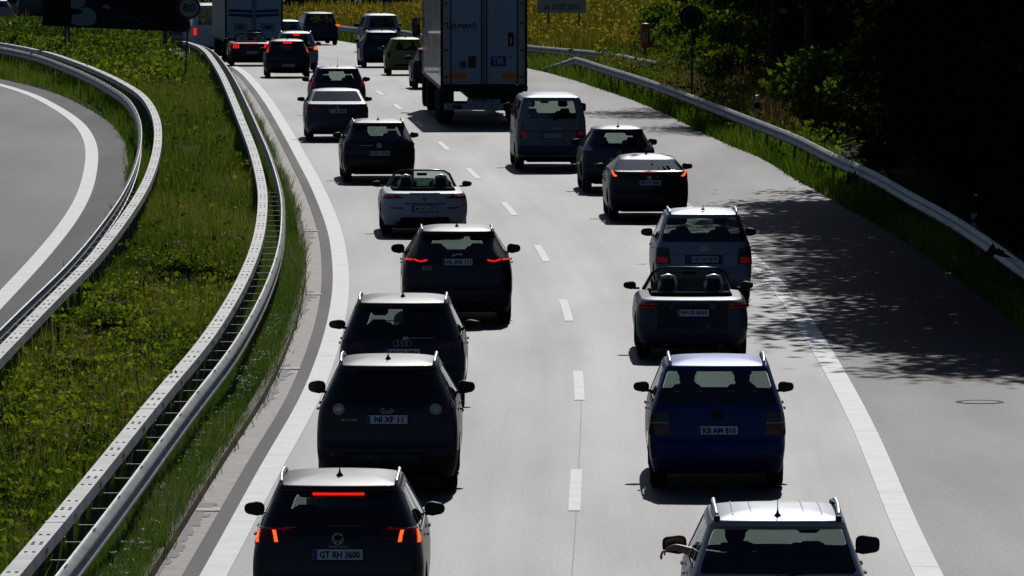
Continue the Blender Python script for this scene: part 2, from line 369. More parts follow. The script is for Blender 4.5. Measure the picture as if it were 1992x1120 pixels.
rm = empty('right_edge_marking', (0, 0, 0)); rm['kind'] = 'structure'
pieces('line_panel', rm, off(XRLf, -.165), off(XRLf, .165), 53.8, 200, 9.6, .02, .008, 'paint')
XD = curve([(20,.2),(60,.35),(93,.82),(111,1.03),(129,.96),(147,.6),(165,-.08),(182.5,-.98),(199.7,-1.85),(217.8,-2.77),(235,-3.66),(253,-4.56),(271,-5.6),(293,-6.8),(325,-9),(400,-19)], 6)
dm = empty('lane_dashes', (0, 0, 0)); dm['kind'] = 'structure'
y = 54.0
while y < 400:
    Y = rows(y - .4, y + 5.6, 1.5); ln = MB()
    for a, b in zip(Y[:-1], Y[1:]):
        ln.add([(XD(a) - .075, a, g(a) + .008), (XD(a) + .075, a, g(a) + .008), (XD(b) + .075, b, g(b) + .008), (XD(b) - .075, b, g(b) + .008)], [(0, 1, 2, 3)])
    ln.obj('dash', 'paint', dm); y += 18.0
# longitudinal paving joint beside the dashes
M['joint'] = mat('joint_filler', (.12, .12, .12), .7, noise=.5, nscale=3)
ribbon('paving_joint', off(XD, .02), off(XD, .030), 60, 112, .006, 'joint', kind='structure')
rl = empty('ramp_edge_marking', (0, 0, 0)); rl['kind'] = 'structure'
pieces('line_panel', rl, off(XRAMP, -.17), off(XRAMP, .17), 50, 300, 9.6, .015, .008, 'paint')
gt = empty('concrete_gutter', (0, 0, 0)); gt['kind'] = 'structure'
pieces('slab', gt, off(XL, -.67), off(XL, -.365), 60, 300, 3.2, .012, -.006, 'concrete', z1=-.1)
kb = empty('kerb', (0, 0, 0)); kb['kind'] = 'structure'
pieces('kerb_stone', kb, off(XL, -.80), off(XL, -.68), 60, 260, 1.6, .012, .10, 'kerb', z1=-.08)
# damp stains and drain grates in the gutter
for yy, k in ((89.6, 1), (114, 1), (133, .7), (155, .8)):
    st = MB(); n = 26; L0 = 9 * k
    for s0 in range(n):
        a = yy - L0 + (L0 + 1.2) * s0 / n; b = yy - L0 + (L0 + 1.2) * (s0 + 1) / n
        wa = .20 * (s0 / n) ** .5 * (.5 + .8 * random.random()); 
        st.add([(XL(a) - .665, a, g(a)), (XL(a) - .665 + wa, a, g(a)), (XL(b) - .665 + wa * (.7 + .6 * random.random()), b, g(b)), (XL(b) - .665, b, g(b))], [(0, 1, 2, 3)])
    o = st.obj('damp_patch', 'damp', gt)
    gr = MB()
    for q in range(6): gr.box((XL(yy) - .50, yy + q * .06, g(yy) + .004), (.30, .03, .012))
    gr.obj('drain_grate', 'steel', gt)
# inspection cover on the hard shoulder
mc = empty('manhole_cover', (6.95, 107.2, 0), 0, 'round iron inspection cover set in the right shoulder', 'manhole cover')
MB().lathe([(.006, .36), (.012, .36), (.012, .30), (.006, .30)], axis='z', n=28).obj('rim', 'kerb', mc)
MB().lathe([(.004, .0), (.008, .28)], axis='z', n=28).obj('lid', 'shoulder', mc)

# ------------------------------------------------------------------ guard rails
WPROF = [(-.005, .0), (.015, .012), (.03, -.02), (.085, -.055), (.085, -.10), (.0, -.135), (.0, -.175), (.085, -.21), (.085, -.255), (.03, -.29), (.012, -.32), (.0, -.31)]
def sweep(b, c, o, prof, ya, yb, zt, side=1, closed=False, n=4, m=0, ztop=None, ends=False):
    Y = np.linspace(ya, yb, n + 1); V = []; F = []; k = len(prof)
    for y in Y:
        s = slope(c, y); l = math.hypot(1, s); nx_, ny_ = 1 / l, -s / l
        zt_ = zt if ztop is None else ztop(y)
        for px, pz in prof: V.append((c(y) + (o + side * px) * nx_, y + (o + side * px) * ny_, g(y) + zt_ + pz))
    for i in range(n):
        for j in range(k if closed else k - 1):
            q = (i * k + j, i * k + (j + 1) % k, (i + 1) * k + (j + 1) % k, (i + 1) * k + j); F.append(q)
    if ends and closed: F += [tuple(range(k)), tuple(range(n * k, n * k + k))[::-1]]
    b.add(V, F, m)
def frame_at(c, y, o):
    s = slope(c, y); l = math.hypot(1, s); return (c(y) + o / l, y - o * s / l, -math.atan(s))
def super_rail(name, c, o_box, o_w, side, y0, y1, label):
    root = empty(name, (0, 0, 0), 0, label, 'guardrail')
    bp = [(-.10, 0), (.10, 0), (.10, -.15), (-.10, -.15)]
    y = y0; ph = y0; segs = 0; small = y0
    while y < y1:
        b = MB(); sweep(b, c, o_box, [(p[0] * (1 if y % 8 else 1), p[1]) for p in bp], y, y + 3.99, .90, 1, True, 4, ends=True); b.obj('box_beam', 'steel_box', root, False)
        b = MB(); sweep(b, c, o_w, WPROF, y, y + 4.03, .80, side, False, 4); b.obj('w_beam', 'steel', root, True)
        # overlap lip and bolts
        b = MB(); sweep(b, c, o_box, [(-.108, .008), (.108, .008), (.108, -.16), (-.108, -.16)], y - .02, y + .06, .90, 1, True, 1)
        if segs % 4 == 1: b.obj('joint_sleeve', 'steel', root)
        hb = MB()
        for dy, big in ((1.6, 1), (.65, 0), (2.55, 0)):
            for s_ in (-1, 1):
                X, Yq, a = frame_at(c, y + dy, o_box + s_ * .042)
                rm_ = Matrix.Rotation(a, 3, 'Z')
                for e in ((-.06, .06) if big else (0,)):
                    hb.box((X, Yq + e * 1.6, g(Yq) + .901), (.032 if big else .036, .11, .005), rot=rm_)
        for dy in (1.5, 1.7):
            X, Yq, a = frame_at(c, y + dy, o_box + side * .101); hb.box((X, Yq, g(Yq) + .82), (.004, .09, .05), rot=Matrix.Rotation(a, 3, 'Z'))
        hb.obj('bolt_holes', 'hole', root)['kind'] = 'stuff'
        wb = MB()
        for dy in (.12, .32):
            X, Yq, a = frame_at(c, y + dy, o_w + side * .025); wb.box((X, Yq, g(Yq) + .797), (.03, .07, .008), rot=Matrix.Rotation(a, 3, 'Z'))
        wb.obj('bolt_heads', 'hole', root)['kind'] = 'stuff'
        for k in range(2):
            yy = y + .2 + 2 * k
            X, Yq, a = frame_at(c, yy, (o_box + o_w) / 2); Rz = Matrix.Rotation(a, 3, 'Z')
            if Yq < 160:
                MB().box((X, Yq, g(Yq) + .66), (abs(o_w - o_box), .034, .012), rot=Rz).obj('bracket', 'steel_box', root)
            X, Yq, a = frame_at(c, yy, o_box); MB().box((X, Yq, g(Yq) + .33), (.07, .10, .80), rot=Rz).obj('post', 'post', root)
        y += 4.0; segs += 1
    return root
super_rail('guardrail', XL, -1.55, -1.17, 1, 58.5, 322, 'double steel guardrail with perforated box beam along the main lanes')
super_rail('guardrail', XBL, 0, -.42, -1, 58.5, 340, 'double steel guardrail with perforated box beam along the curved ramp')
# single W-beam on the right
def w_rail(name, c, side, y0, y1, label, term=None, step=4.0, pstep=4):
    root = empty(name, (0, 0, 0), 0, label, 'guardrail'); y = y0
    zt = (lambda q: .78 if term is None or q < term else .78 - (q - term) / (y1 - term) * .70)
    while y < y1 - .1:
        b = MB(); e = min(y + step + .03, y1); sweep(b, c, 0, WPROF, y, e, .78, side, False, 4, ztop=zt); b.obj('w_beam', 'steel', root, True)
        if y + 2 < y1:
            X, Yq, a = frame_at(c, y + 1, -side * .05); h = zt(y + 1) - .08
            MB().box((X, Yq, g(Yq) + h / 2 - .1), (.06, .12, h + .1), rot=Matrix.Rotation(a, 3, 'Z')).obj('post', 'post', root)
            X, Yq, a = frame_at(c, y + 1, side * .02); bb = MB()
            for q in (-.12, 0, .12): bb.box((X, Yq + q, g(Yq) + zt(y + 1) - .004), (.03, .05, .008))
            bb.obj('bolt_heads', 'hole', root)['kind'] = 'stuff'
        y += step
    return root
w_rail('guardrail', XRAIL, -1, 60, 300, 'single W-beam guardrail beside the right shoulder dipping into the ground', term=283)
w_rail('guardrail', XRAIL2, -1, 273, 460, 'far single W-beam guardrail in front of the yellow flower field')

# ------------------------------------------------------------------ vegetation
def plants(name, P, n_per, size, material, kind='stuff', shape='blade', tint=(0, 1), lean=.35, spread=.06, parent=None, label=None):
    """P: (N,3) points; each gets n_per blades or leaves of its own size and tint"""
    P = np.repeat(P, n_per, axis=0); N = len(P)
    P = P.copy(); P[:, :2] += RNG.normal(0, spread, (N, 2))
    h = RNG.uniform(size[0], size[1], N); wd = RNG.uniform(size[2], size[3], N)
    a = RNG.uniform(0, 2 * np.pi, N); d = np.stack([np.cos(a), np.sin(a), np.zeros(N)], 1)
    la = RNG.uniform(0, 2 * np.pi, N); ln = np.stack([np.cos(la), np.sin(la), np.zeros(N)], 1) * (RNG.uniform(0, lean, N) * h)[:, None]
    up = np.stack([np.zeros(N), np.zeros(N), h], 1)
    patch_ = .5 + .25 * np.sin(P[:, 0] * .9 + 1.7 * np.sin(P[:, 1] * .13)) + .25 * np.sin(P[:, 1] * .37 + P[:, 0] * 1.3 + 2 * np.sin(P[:, 1] * .07))
    if kind == 'stuff' and shape == 'blade': up = up * (.55 + .8 * patch_)[:, None]
    if shape == 'blade':
        v = np.stack([P - d * wd[:, None] / 2, P + d * wd[:, None] / 2, P + d * wd[:, None] * .4 + up * .55 + ln * .35, P - d * wd[:, None] * .4 + up * .55 + ln * .35, P + up + ln], 1)
        v[:, 4] -= d * wd[:, None] * .05
        base = np.arange(N)[:, None] * 5
        quads = base + np.array([0, 1, 2, 3]); tris = base + np.array([3, 2, 4])
        nv = 5
        loops = np.concatenate([quads.ravel(), tris.ravel()]); tot = np.concatenate([np.full(N, 4), np.full(N, 3)])
    else:
        nrm = RNG.normal(0, 1, (N, 3)); nrm[:, 2] = np.abs(nrm[:, 2]) + .25; nrm /= np.linalg.norm(nrm, axis=1)[:, None]
        t1 = np.cross(nrm, d); t1 /= np.linalg.norm(t1, axis=1)[:, None] + 1e-9; t2 = np.cross(nrm, t1)
        s = h[:, None]; w2 = wd[:, None]
        v = np.stack([P - t1 * s * .5, P + t2 * w2 * .5 - t1 * s * .08 + nrm * w2 * .12, P + t1 * s * .5, P - t2 * w2 * .5 - t1 * s * .08 + nrm * w2 * .12], 1)
        base = np.arange(N)[:, None] * 4; nv = 4
        tris = np.concatenate([base + np.array([0, 1, 2]), base + np.array([0, 2, 3])], 1)
        loops = tris.ravel(); tot = np.full(2 * N, 3)
    me = bpy.data.meshes.new(name); vv = v.reshape(-1, 3)
    me.vertices.add(len(vv)); me.vertices.foreach_set('co', vv.ravel().astype(np.float32))
    me.loops.add(len(loops)); me.loops.foreach_set('vertex_index', loops.astype(np.int32))
    me.polygons.add(len(tot)); st = np.concatenate([[0], np.cumsum(tot)[:-1]]); me.polygons.foreach_set('loop_start', st.astype(np.int32)); me.polygons.foreach_set('loop_total', tot.astype(np.int32))
    me.materials.append(M[material]); me.update(calc_edges=True)
    at = me.attributes.new('tint', 'FLOAT', 'POINT'); tv = np.repeat(np.clip(tint[0] + (tint[1] - tint[0]) * (RNG.random(N) * .62 + (.38 * patch_ if kind == 'stuff' else .38 * RNG.random(N))), 0, 1), nv); at.data.foreach_set('value', tv.astype(np.float32))
    o = bpy.data.objects.new(name, me); COL.objects.link(o)
    if parent is not None: o.parent = parent
    if kind: o['kind'] = kind
    return o
M['grass'] = leaf_mat('grass_blades', [(0, (.022, .065, .004)), (.45, (.08, .155, .008)), (.8, (.17, .25, .015)), (1, (.30, .26, .08))], .48, .55, .25)
M['verge'] = leaf_mat('verge_grass', [(0, (.04, .10, .01)), (.6, (.11, .19, .02)), (.93, (.12, .14, .05)), (1, (.45, .45, .35))], .5, .4, .4)
M['bramble'] = leaf_mat('bramble_leaves', [(0, (.022, .060, .004)), (.5, (.10, .17, .006)), (1, (.36, .40, .015))], .5, .7, .1)
M['dry'] = leaf_mat('dry_grass', [(0, (.08, .10, .02)), (.6, (.24, .17, .06)), (1, (.40, .25, .11))], .45)
M['flower'] = leaf_mat('flower_field', [(0, (.06, .11, .01)), (.5, (.19, .19, .02)), (.8, (.50, .34, .04)), (1, (.75, .38, .06))], .4, .9, .0)
M['glint'] = leaf_mat('white_glints', [(0, (.35, .36, .30)), (1, (.75, .76, .70))], .4, .5, .4)  # pale colour for flecks that paint sun sparkle on the plants
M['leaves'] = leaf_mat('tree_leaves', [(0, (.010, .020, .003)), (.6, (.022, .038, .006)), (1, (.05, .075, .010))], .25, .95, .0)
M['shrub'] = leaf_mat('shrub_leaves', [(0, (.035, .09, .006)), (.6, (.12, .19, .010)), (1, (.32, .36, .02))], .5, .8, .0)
def scatter(fl, fr, y0, y1, dens, dref=100., terr=True, power=1.6, clump=0.):
    """points between two edge curves; density falls with distance"""
    out = []; ysz = np.arange(y0, y1, 2.0)
    for y in ysz:
        a, b = fl(y + 1), fr(y + 1)
        if b <= a: continue
        n = int(dens * (dref / max(y, 60)) ** power * (b - a) * 2)
        if n < 1: continue
        Y = y + RNG.random(n) * 2; X = fl(y + 1) + (fl(Y) - fl(y + 1)) + RNG.random(n) * (b - a)
        out.append(np.stack([X, Y], 1))
    Q = np.concatenate(out)
    if clump:
        f = np.sin(Q[:, 0] * 2.1 + np.sin(Q[:, 1] * .31) * 2) * np.sin(Q[:, 1] * .23 + Q[:, 0] * .7) + np.sin(Q[:, 1] * .051 + 1) * .5
        Q = Q[RNG.random(len(Q)) < np.clip(1 - clump + clump * (f + .6), .08, 1)]
    Z = np.array([T(x, y) for x, y in Q]) - .05
    return np.column_stack([Q, Z])
near = lambda a, b: (lambda P: P[(P[:, 1] >= a) & (P[:, 1] < b)])
# verge between kerb and rail
P = scatter(off(XL, -1.75), off(XL, -.74), 66, 330, 170); plants('verge_grass', P, 3, (.15, .45, .008, .018), 'verge', lean=.7)
P = scatter(off(XL, -1.15), off(XL, -.80), 66, 150, 20); plants('verge_glint_blades', P, 1, (.2, .5, .01, .02), 'verge', tint=(.85, 1), lean=.6)  # pale blades put sun glints into the grass colour
# central reservation between the two guardrails
P = scatter(off(XBL, -.2), off(XL, -1.62), 66, 345, 95, clump=.5); plants('reservation_grass', P, 3, (.25, .75, .010, .026), 'grass', lean=.5)
P = scatter(off(XBL, .1), off(XL, -1.7), 66, 345, 16, clump=.8); plants('reservation_dry_grass', P, 2, (.4, .9, .012, .03), 'dry', lean=.35)
P = scatter(off(XBL, .35), off(XL, -1.85), 84, 116, 30, clump=.95); P[:, 2] += RNG.uniform(.1, .75, len(P)); plants('bramble_leaves', P, 7, (.045, .10, .035, .07), 'bramble', shape='leaf', spread=.1)
P = scatter(off(XBL, .25), off(XL, -1.75), 66, 124, 8, clump=.98); P[:, 2] += RNG.uniform(.45, 1.0, len(P)); plants('bramble_tops', P, 6, (.06, .12, .05, .08), 'bramble', shape='leaf', spread=.1, tint=(.5, 1))
P = scatter(off(XBL, .25), off(XL, -1.75), 120, 345, 5, clump=.99); P[:, 2] += RNG.uniform(.2, .9, len(P)); plants('reservation_weeds', P, 4, (.08, .17, .06, .12), 'bramble', shape='leaf', spread=.12)
P = scatter(off(XL, -1.15), off(XL, -.85), 66, 125, 26, clump=.7); P[:, 2] += RNG.uniform(.12, .42, len(P)); plants('verge_glints', P, 5, (.02, .045, .012, .028), 'glint', shape='leaf', spread=.05)  # white flecks stand in for sunlight sparkling on the verge
P = scatter(off(XBL, .3), off(XL, -1.9), 66, 240, 4, clump=.7); P[:, 2] += RNG.uniform(.3, .7, len(P)); plants('reservation_glints', P, 3, (.018, .04, .014, .03), 'glint', shape='leaf', spread=.05)  # white flecks paint sun sparkle onto the reservation plants
# ramp side
P = scatter(lambda y: XRAMP(y) + .95, off(XBL, -.1), 66, 345, 45); plants('ramp_verge_grass', P, 3, (.15, .5, .01, .025), 'grass', lean=.5)
P = scatter(off(XBL, -1), off(XL, -2.2), 322, 345, 60, power=1.0); P[:, 2] += RNG.uniform(.1, 1.9, len(P)); plants('tall_rank_weeds', P, 3, (.14, .30, .08, .18), 'bramble', shape='leaf', spread=.25, tint=(0, .6))
# beyond the ramp rail, far upper left: rank weeds hiding the traffic's wheels
P = scatter(off(XBL, .3), off(XL, -3.0), 240, 345, 40, power=1.2); P[:, 2] += RNG.uniform(.1, 1.3, len(P)) ; plants('rank_weeds', P, 3, (.10, .22, .08, .16), 'bramble', shape='leaf', spread=.2)
P = scatter(lambda y: XRAMP(y) - 60, lambda y: XL(y) - 14, 345, 470, 6, power=1.0); P[:, 2] += RNG.uniform(.0, 1.2, len(P)); plants('far_left_weeds', P, 3, (.5, 1.3, .08, .22), 'grass', spread=.3, tint=(0, .4))
P = scatter(lambda y: XRAMP(y) - 60, lambda y: XL(y) - 4, 345, 440, 2.5, power=1.0, clump=.8); plants('far_left_dry_stalks', P, 3, (.8, 1.7, .05, .1), 'dry', spread=.3)
# right verge
P = scatter(off(XR, -.02), off(XRAIL, 1.2), 66, 300, 85); plants('right_verge_grass', P, 3, (.15, .6, .012, .03), 'grass', lean=.5)
P = scatter(off(XR, .25), off(XRAIL, 2.5), 150, 300, 14, clump=.9); P[:, 2] += RNG.uniform(.1, .6, len(P)); plants('right_verge_weeds', P, 4, (.08, .18, .06, .12), 'shrub', shape='leaf', spread=.15)
P = scatter(off(XR, .1), off(XR, 7), 298, 480, 24, power=1.3); plants('far_verge_grass', P, 3, (.2, .6, .03, .07), 'grass', lean=.5)
P = scatter(off(XRAIL, .3), off(XRAIL, 5.5), 205, 300, 34); plants('slope_grass', P, 3, (.3, .9, .015, .04), 'dry', lean=.4, tint=(0, .75))
P = scatter(off(XRAIL, .9), off(XRAIL, 3.4), 208, 252, 60, clump=.4); plants('tan_reeds', P, 3, (.6, 1.15, .014, .035), 'dry', lean=.4, tint=(.45, 1))
P = scatter(off(XRAIL, .3), off(XRAIL, 9), 190, 300, 20, clump=.7); P[:, 2] += RNG.uniform(.1, .9, len(P)); plants('slope_weeds', P, 4, (.10, .22, .08, .15), 'shrub', shape='leaf', spread=.2)
P = scatter(off(XRAIL2, .6), off(XRAIL2, 30), 300, 470, 9, power=1.0); plants('flower_field', P, 3, (.5, 1.1, .05, .12), 'flower', lean=.3, spread=.3, tint=(0, .7))
P = scatter(off(XRAIL2, 1.0), off(XRAIL2, 30), 300, 470, 1.8, power=.6); P[:, 2] += RNG.uniform(.5, 1.15, len(P)); plants('field_blossoms', P, 3, (.10, .24, .10, .22), 'flower', shape='leaf', spread=.4, tint=(.55, 1))
P = scatter(lambda y: -26 + y * 0, lambda y: 60 + y * 0, 460, 566, 1.2, dref=300, power=.5); plants('far_field', P, 3, (.6, 1.3, .12, .3), 'flower', lean=.3, spread=.5, tint=(.1, .85))

# ------------------------------------------------------------------ trees and shrubs
def crown_mesh(name, n, rx, ry, rz, cz, size, material='leaves', nb=46, tint=(0, 1), flat=.75):
    pts = []
    for _ in range(nb):
        while True:
            p = RNG.uniform(-1, 1, 3); r = np.linalg.norm(p)
            if .35 < r < 1: break
        pts.append(p * [rx, ry, rz])
    pts = np.array(pts); k = RNG.integers(0, nb, n); br = np.array([rx, ry, rz]) * .30
    P = pts[k] + RNG.normal(0, .5, (n, 3)) * br * [1.1, 1.1, .8]
    P[:, 2] += cz
    o = plants(name, P, 1, size, material, None, 'leaf', tint=tint, spread=0)
    me = o.data; bpy.data.objects.remove(o); return me
def trunk_mesh(name, h, r, limbs=7, top=None):
    b = MB(); top = top or h
    b.tube([(0, 0, -.3), (.05, .03, h * .25), (-.08, .05, h * .5), (.06, -.05, h * .8), (0, 0, h)], [r * 1.25, r, r * .8, r * .5, r * .12], 9)
    for i in range(limbs):
        a = i * 2.4; z0 = h * (.28 + .6 * i / limbs); l = h * .32
        b.tube([(0, 0, z0), (math.cos(a) * l * .4, math.sin(a) * l * .4, z0 + l * .25), (math.cos(a) * l, math.sin(a) * l, z0 + l * .55)], [r * .4, r * .28, r * .05], 6)
    o = b.obj(name, 'bark', smooth=True); me = o.data; bpy.data.objects.remove(o); return me
def place(name, meshes, loc, rz, sc, label, cat, group):
    root = empty(name, loc, rz, label, cat, group); root.scale = (sc, sc, sc)
    for nm, me in meshes:
        o = bpy.data.objects.new(nm, me); COL.objects.link(o); o.parent = root
    return root
TREES = [[('trunk', trunk_mesh('trunk', 12, .22)), ('crown', crown_mesh('crown', 15000, 5.2, 5.2, 4.6, 9.6, (.16, .34, .12, .24)))],
         [('trunk', trunk_mesh('trunk', 14, .26)), ('crown', crown_mesh('crown', 15000, 5.0, 5.6, 5.6, 10.2, (.16, .34, .12, .24)))],
         [('trunk', trunk_mesh('trunk', 11, .2, 9)), ('crown', crown_mesh('crown', 16000, 4.6, 4.6, 5.2, 6.6, (.16, .36, .12, .26)))]]
OVERT = [[('trunk', TREES[i][0][1]), ('crown', crown_mesh('crown', 26000, 5.6, 5.6, 4.4 + i, 9.8, (.20, .42, .14, .30), nb=50))] for i in range(2)]
FAR = [[('trunk', trunk_mesh('trunk', 13, .3)), ('crown', crown_mesh('crown', 5200, 5.5, 5.5, 6.4, 7.2, (.4, .9, .3, .7)))],
       [('trunk', trunk_mesh('trunk', 15, .3)), ('crown', crown_mesh('crown', 5200, 6.0, 6.0, 7.4, 8.2, (.4, .9, .3, .7)))]]
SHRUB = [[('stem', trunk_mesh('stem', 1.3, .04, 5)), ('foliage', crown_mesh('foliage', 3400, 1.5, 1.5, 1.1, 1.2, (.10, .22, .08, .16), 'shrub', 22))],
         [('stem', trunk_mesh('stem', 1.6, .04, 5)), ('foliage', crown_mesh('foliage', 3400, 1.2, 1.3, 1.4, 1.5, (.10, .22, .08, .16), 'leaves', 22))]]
def tree(kind, x, Y, s, label, group, set_=TREES, name='broadleaf_tree', cat='tree'):
    return place(name, set_[kind], (x, Y, T(x, Y) - .1), random.uniform(0, 6.28), s, label, cat, group)
# the trees that overhang the right shoulder, their branches well above the frame
OVER = [(0, 12.3, 131.5, 1.0), (1, 11.7, 141, 1.02), (0, 11.6, 151, 1.0), (1, 11.9, 160.5, 1.05), (0, 11.3, 170, .98), (1, 11.5, 178, .98), (1, 16.4, 127, 1.0), (0, 15.8, 135, 1.0), (1, 15.6, 145, 1.0), (0, 15.4, 155, 1.02), (1, 15.6, 165, 1.0), (0, 15.2, 175, 1.0)]
for i, (k, x, Y, s) in enumerate(OVER):
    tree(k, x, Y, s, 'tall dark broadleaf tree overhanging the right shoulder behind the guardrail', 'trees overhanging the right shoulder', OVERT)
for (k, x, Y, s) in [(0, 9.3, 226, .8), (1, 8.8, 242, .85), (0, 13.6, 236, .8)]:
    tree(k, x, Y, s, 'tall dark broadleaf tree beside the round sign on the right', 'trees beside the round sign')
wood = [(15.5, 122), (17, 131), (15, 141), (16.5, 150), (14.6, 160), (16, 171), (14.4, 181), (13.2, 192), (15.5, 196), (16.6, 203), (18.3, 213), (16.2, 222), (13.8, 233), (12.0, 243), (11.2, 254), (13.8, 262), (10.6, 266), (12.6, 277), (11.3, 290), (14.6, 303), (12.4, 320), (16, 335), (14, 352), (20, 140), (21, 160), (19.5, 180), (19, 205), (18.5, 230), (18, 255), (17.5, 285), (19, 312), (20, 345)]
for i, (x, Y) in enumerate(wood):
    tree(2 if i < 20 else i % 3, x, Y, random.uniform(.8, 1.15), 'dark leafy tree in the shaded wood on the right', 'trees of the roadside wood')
# understorey along the wood's edge
us = [(XRAIL(q) + 1.9 + random.uniform(0, 1.6), q) for q in np.arange(112, 196, 3.4)]
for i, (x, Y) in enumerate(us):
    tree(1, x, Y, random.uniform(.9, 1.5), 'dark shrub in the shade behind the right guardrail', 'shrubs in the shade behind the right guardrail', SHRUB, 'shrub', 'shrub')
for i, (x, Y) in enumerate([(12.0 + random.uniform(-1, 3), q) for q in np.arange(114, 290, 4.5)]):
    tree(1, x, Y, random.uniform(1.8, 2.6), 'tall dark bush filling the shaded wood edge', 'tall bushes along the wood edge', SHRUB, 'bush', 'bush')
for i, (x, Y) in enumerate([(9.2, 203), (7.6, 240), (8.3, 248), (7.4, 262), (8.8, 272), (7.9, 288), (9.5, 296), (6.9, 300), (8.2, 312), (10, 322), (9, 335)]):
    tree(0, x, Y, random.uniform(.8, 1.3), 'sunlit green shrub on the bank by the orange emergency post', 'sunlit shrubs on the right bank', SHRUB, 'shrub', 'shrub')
for i, (x, Y) in enumerate([(-15.2, 290), (-17.2, 300), (-14.5, 272), (-19.5, 310), (-12.9, 262), (-21.5, 322)]):
    tree(0, x, Y, random.uniform(.45, .7), 'low leafy green shrub below the dark billboard', 'low shrubs below the dark billboard', SHRUB, 'shrub', 'shrub')
for x, Y, sc_ in ((8.5, 169.5, .5),):
    tree(1, x, Y, sc_, 'small dark shrub growing over the right guardrail', 'small shrubs growing over the right guardrail', SHRUB, 'shrub', 'shrub')
for x, Y, sc_ in ((10.2, 199, .9), (10.6, 204, 1.1)):
    tree(0, x, Y, sc_, 'light green sapling catching the sun in the dark wood', 'light green saplings in the dark wood', SHRUB, 'sapling', 'sapling')
BR = [[('stem', SHRUB[0][0][1]), ('foliage', crown_mesh('foliage', 7000, 1.0, 1.6, .42, .55, (.05, .11, .04, .085), 'bramble', 26))],
      [('stem', SHRUB[0][0][1]), ('foliage', crown_mesh('foliage', 6000, .8, 1.3, .5, .6, (.05, .12, .04, .09), 'bramble', 20))]]
for i, (x, Y) in enumerate([(-6.9, 103), (-6.1, 105.5), (-5.6, 108.5), (-6.6, 108), (-7.0, 111), (-6.2, 112.5), (-5.5, 114), (-6.7, 116), (-5.9, 118.5), (-6.9, 121), (-6.3, 124.5), (-6.9, 98), (-5.7, 101), (-5.8, 131), (-6.6, 137), (-6.3, 88), (-5.5, 93.5)]):
    tree(i % 2, x, Y, (.62, .8, .7)[i % 3], 'leafy bramble bush between the two double guardrails', 'bramble bushes between the two double guardrails', BR, 'bramble_bush', 'bush')
# far tree line across the top of the picture
for i in range(46):
    x = -72 + i * 3.2 + random.uniform(-1, 1); Y = 566 + random.uniform(0, 40) - max(0, x) * 1.2
    tree(i % 2, x, Y, random.uniform(.8, 1.25), 'distant dark tree in the line beyond the field', 'distant trees beyond the field', FAR, 'distant_tree')

ORD = ['first', 'second', 'third', 'fourth', 'fifth', 'sixth', 'seventh', 'eighth', 'ninth', 'tenth', 'eleventh', 'twelfth']
for grp, txt in (('trees overhanging the right shoulder', '%s dark tree overhanging the right shoulder, counted from the camera'), ('sunlit shrubs on the right bank', '%s sunlit green shrub on the right bank, counted from the camera'),
                 ('low shrubs below the dark billboard', '%s low green shrub below the dark billboard, counted from the camera'), ('trees beside the round sign', '%s dark tree near the round sign, counted from the camera'),
                 ('small shrubs growing over the right guardrail', '%s small dark shrub growing over the right guardrail, counted from the camera'), ('light green saplings in the dark wood', '%s light green sapling in the dark wood, counted from the camera')):
    for i, o in enumerate(sorted([o for o in COL.objects if o.parent is None and o.get('group') == grp], key=lambda o: o.location.y)): o['label'] = txt % ORD[i]
# ------------------------------------------------------------------ signs, posts
def px(u, v, Y):            # where a sight line through a picture point reaches distance Y
    F_, th = 14080., R(3.495); a = v - 560.
    dy = F_ * math.cos(th) - a * math.sin(th); dz = -F_ * math.sin(th) - a * math.cos(th)
    return (u - 996) * Y / dy, CAM_H + dz / dy * Y
def sign_board(name, x, y, z, w, h, rz, tilt, face, edge, root):
    b = MB(); Rm = Matrix.Rotation(tilt, 3, 'Y'); b.box((0, 0, 0), (w, .08, h), rot=Rm, bev=.02); o = b.obj('board', face, root); o.location = (x, y, z); return o
Yb = 296.; x0, zb0 = px(85, 50, Yb); x1, zb1 = px(372, 62, Yb)
sg = empty('billboard', ((x0 + x1) / 2, Yb, T((x0 + x1) / 2, Yb)), 0, 'large dark billboard with a pale figure 5 above the weeds', 'billboard')
gz = g(Yb); W_ = x1 - x0; tilt = math.atan2(zb0 - zb1, W_); Hb = 3.0; zc = (zb0 + zb1) / 2 - gz + Hb / 2
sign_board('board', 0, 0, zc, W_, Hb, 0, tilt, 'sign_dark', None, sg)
S_ = 14080 / Yb
def bx_(u, v): a, b = px(u, v, Yb); return a - (x0 + x1) / 2, b - gz
fig = [(139, 0), (165, 0), (166, 9), (157, 14), (147, 20), (160, 15), (176, 15), (186, 24), (188, 36), (183, 47), (170, 50), (150, 50), (140, 46), (141, 28), (152, 27), (161, 24), (160, 20), (150, 19), (140, 15), (137, 10)]
FG = [(139, -12), (166, -12), (166, 9), (157, 13), (149, 17), (138, 15)]
F2 = [(150, 18), (160, 14), (176, 15), (186, 24), (188, 36), (183, 47), (170, 50), (150, 49), (139, 46), (141, 28), (152, 27.5), (161, 24), (160, 19)]
for pg in (FG, F2):
    V = [bx_(*p) for p in pg]; mesh('figure', [(a, -.05, b) for a, b in V], [tuple(range(len(V)))], 'sign_pale', sg)
cr = [(197, 13), (203, 8.5), (209, 8.5), (214, 13), (214, 19), (210, 17), (204, 15.5)]
V = [bx_(*p) for p in cr]; mesh('crescent', [(a, -.05, b) for a, b in V], [tuple(range(len(V)))], 'sign_pale', sg)
vb = MB()
for i in range(15):
    a, b = bx_(204 + i * 6.1, 33 + 4 * math.sin(i * 1.9) + i * .35); vb.box((a, -.055, b), (.085, .004, random.uniform(.08, .24)), rot=Matrix.Rotation(random.uniform(-.5, .5), 3, 'Y'))
vb.obj('violet_scribble', 'sign_violet', sg)
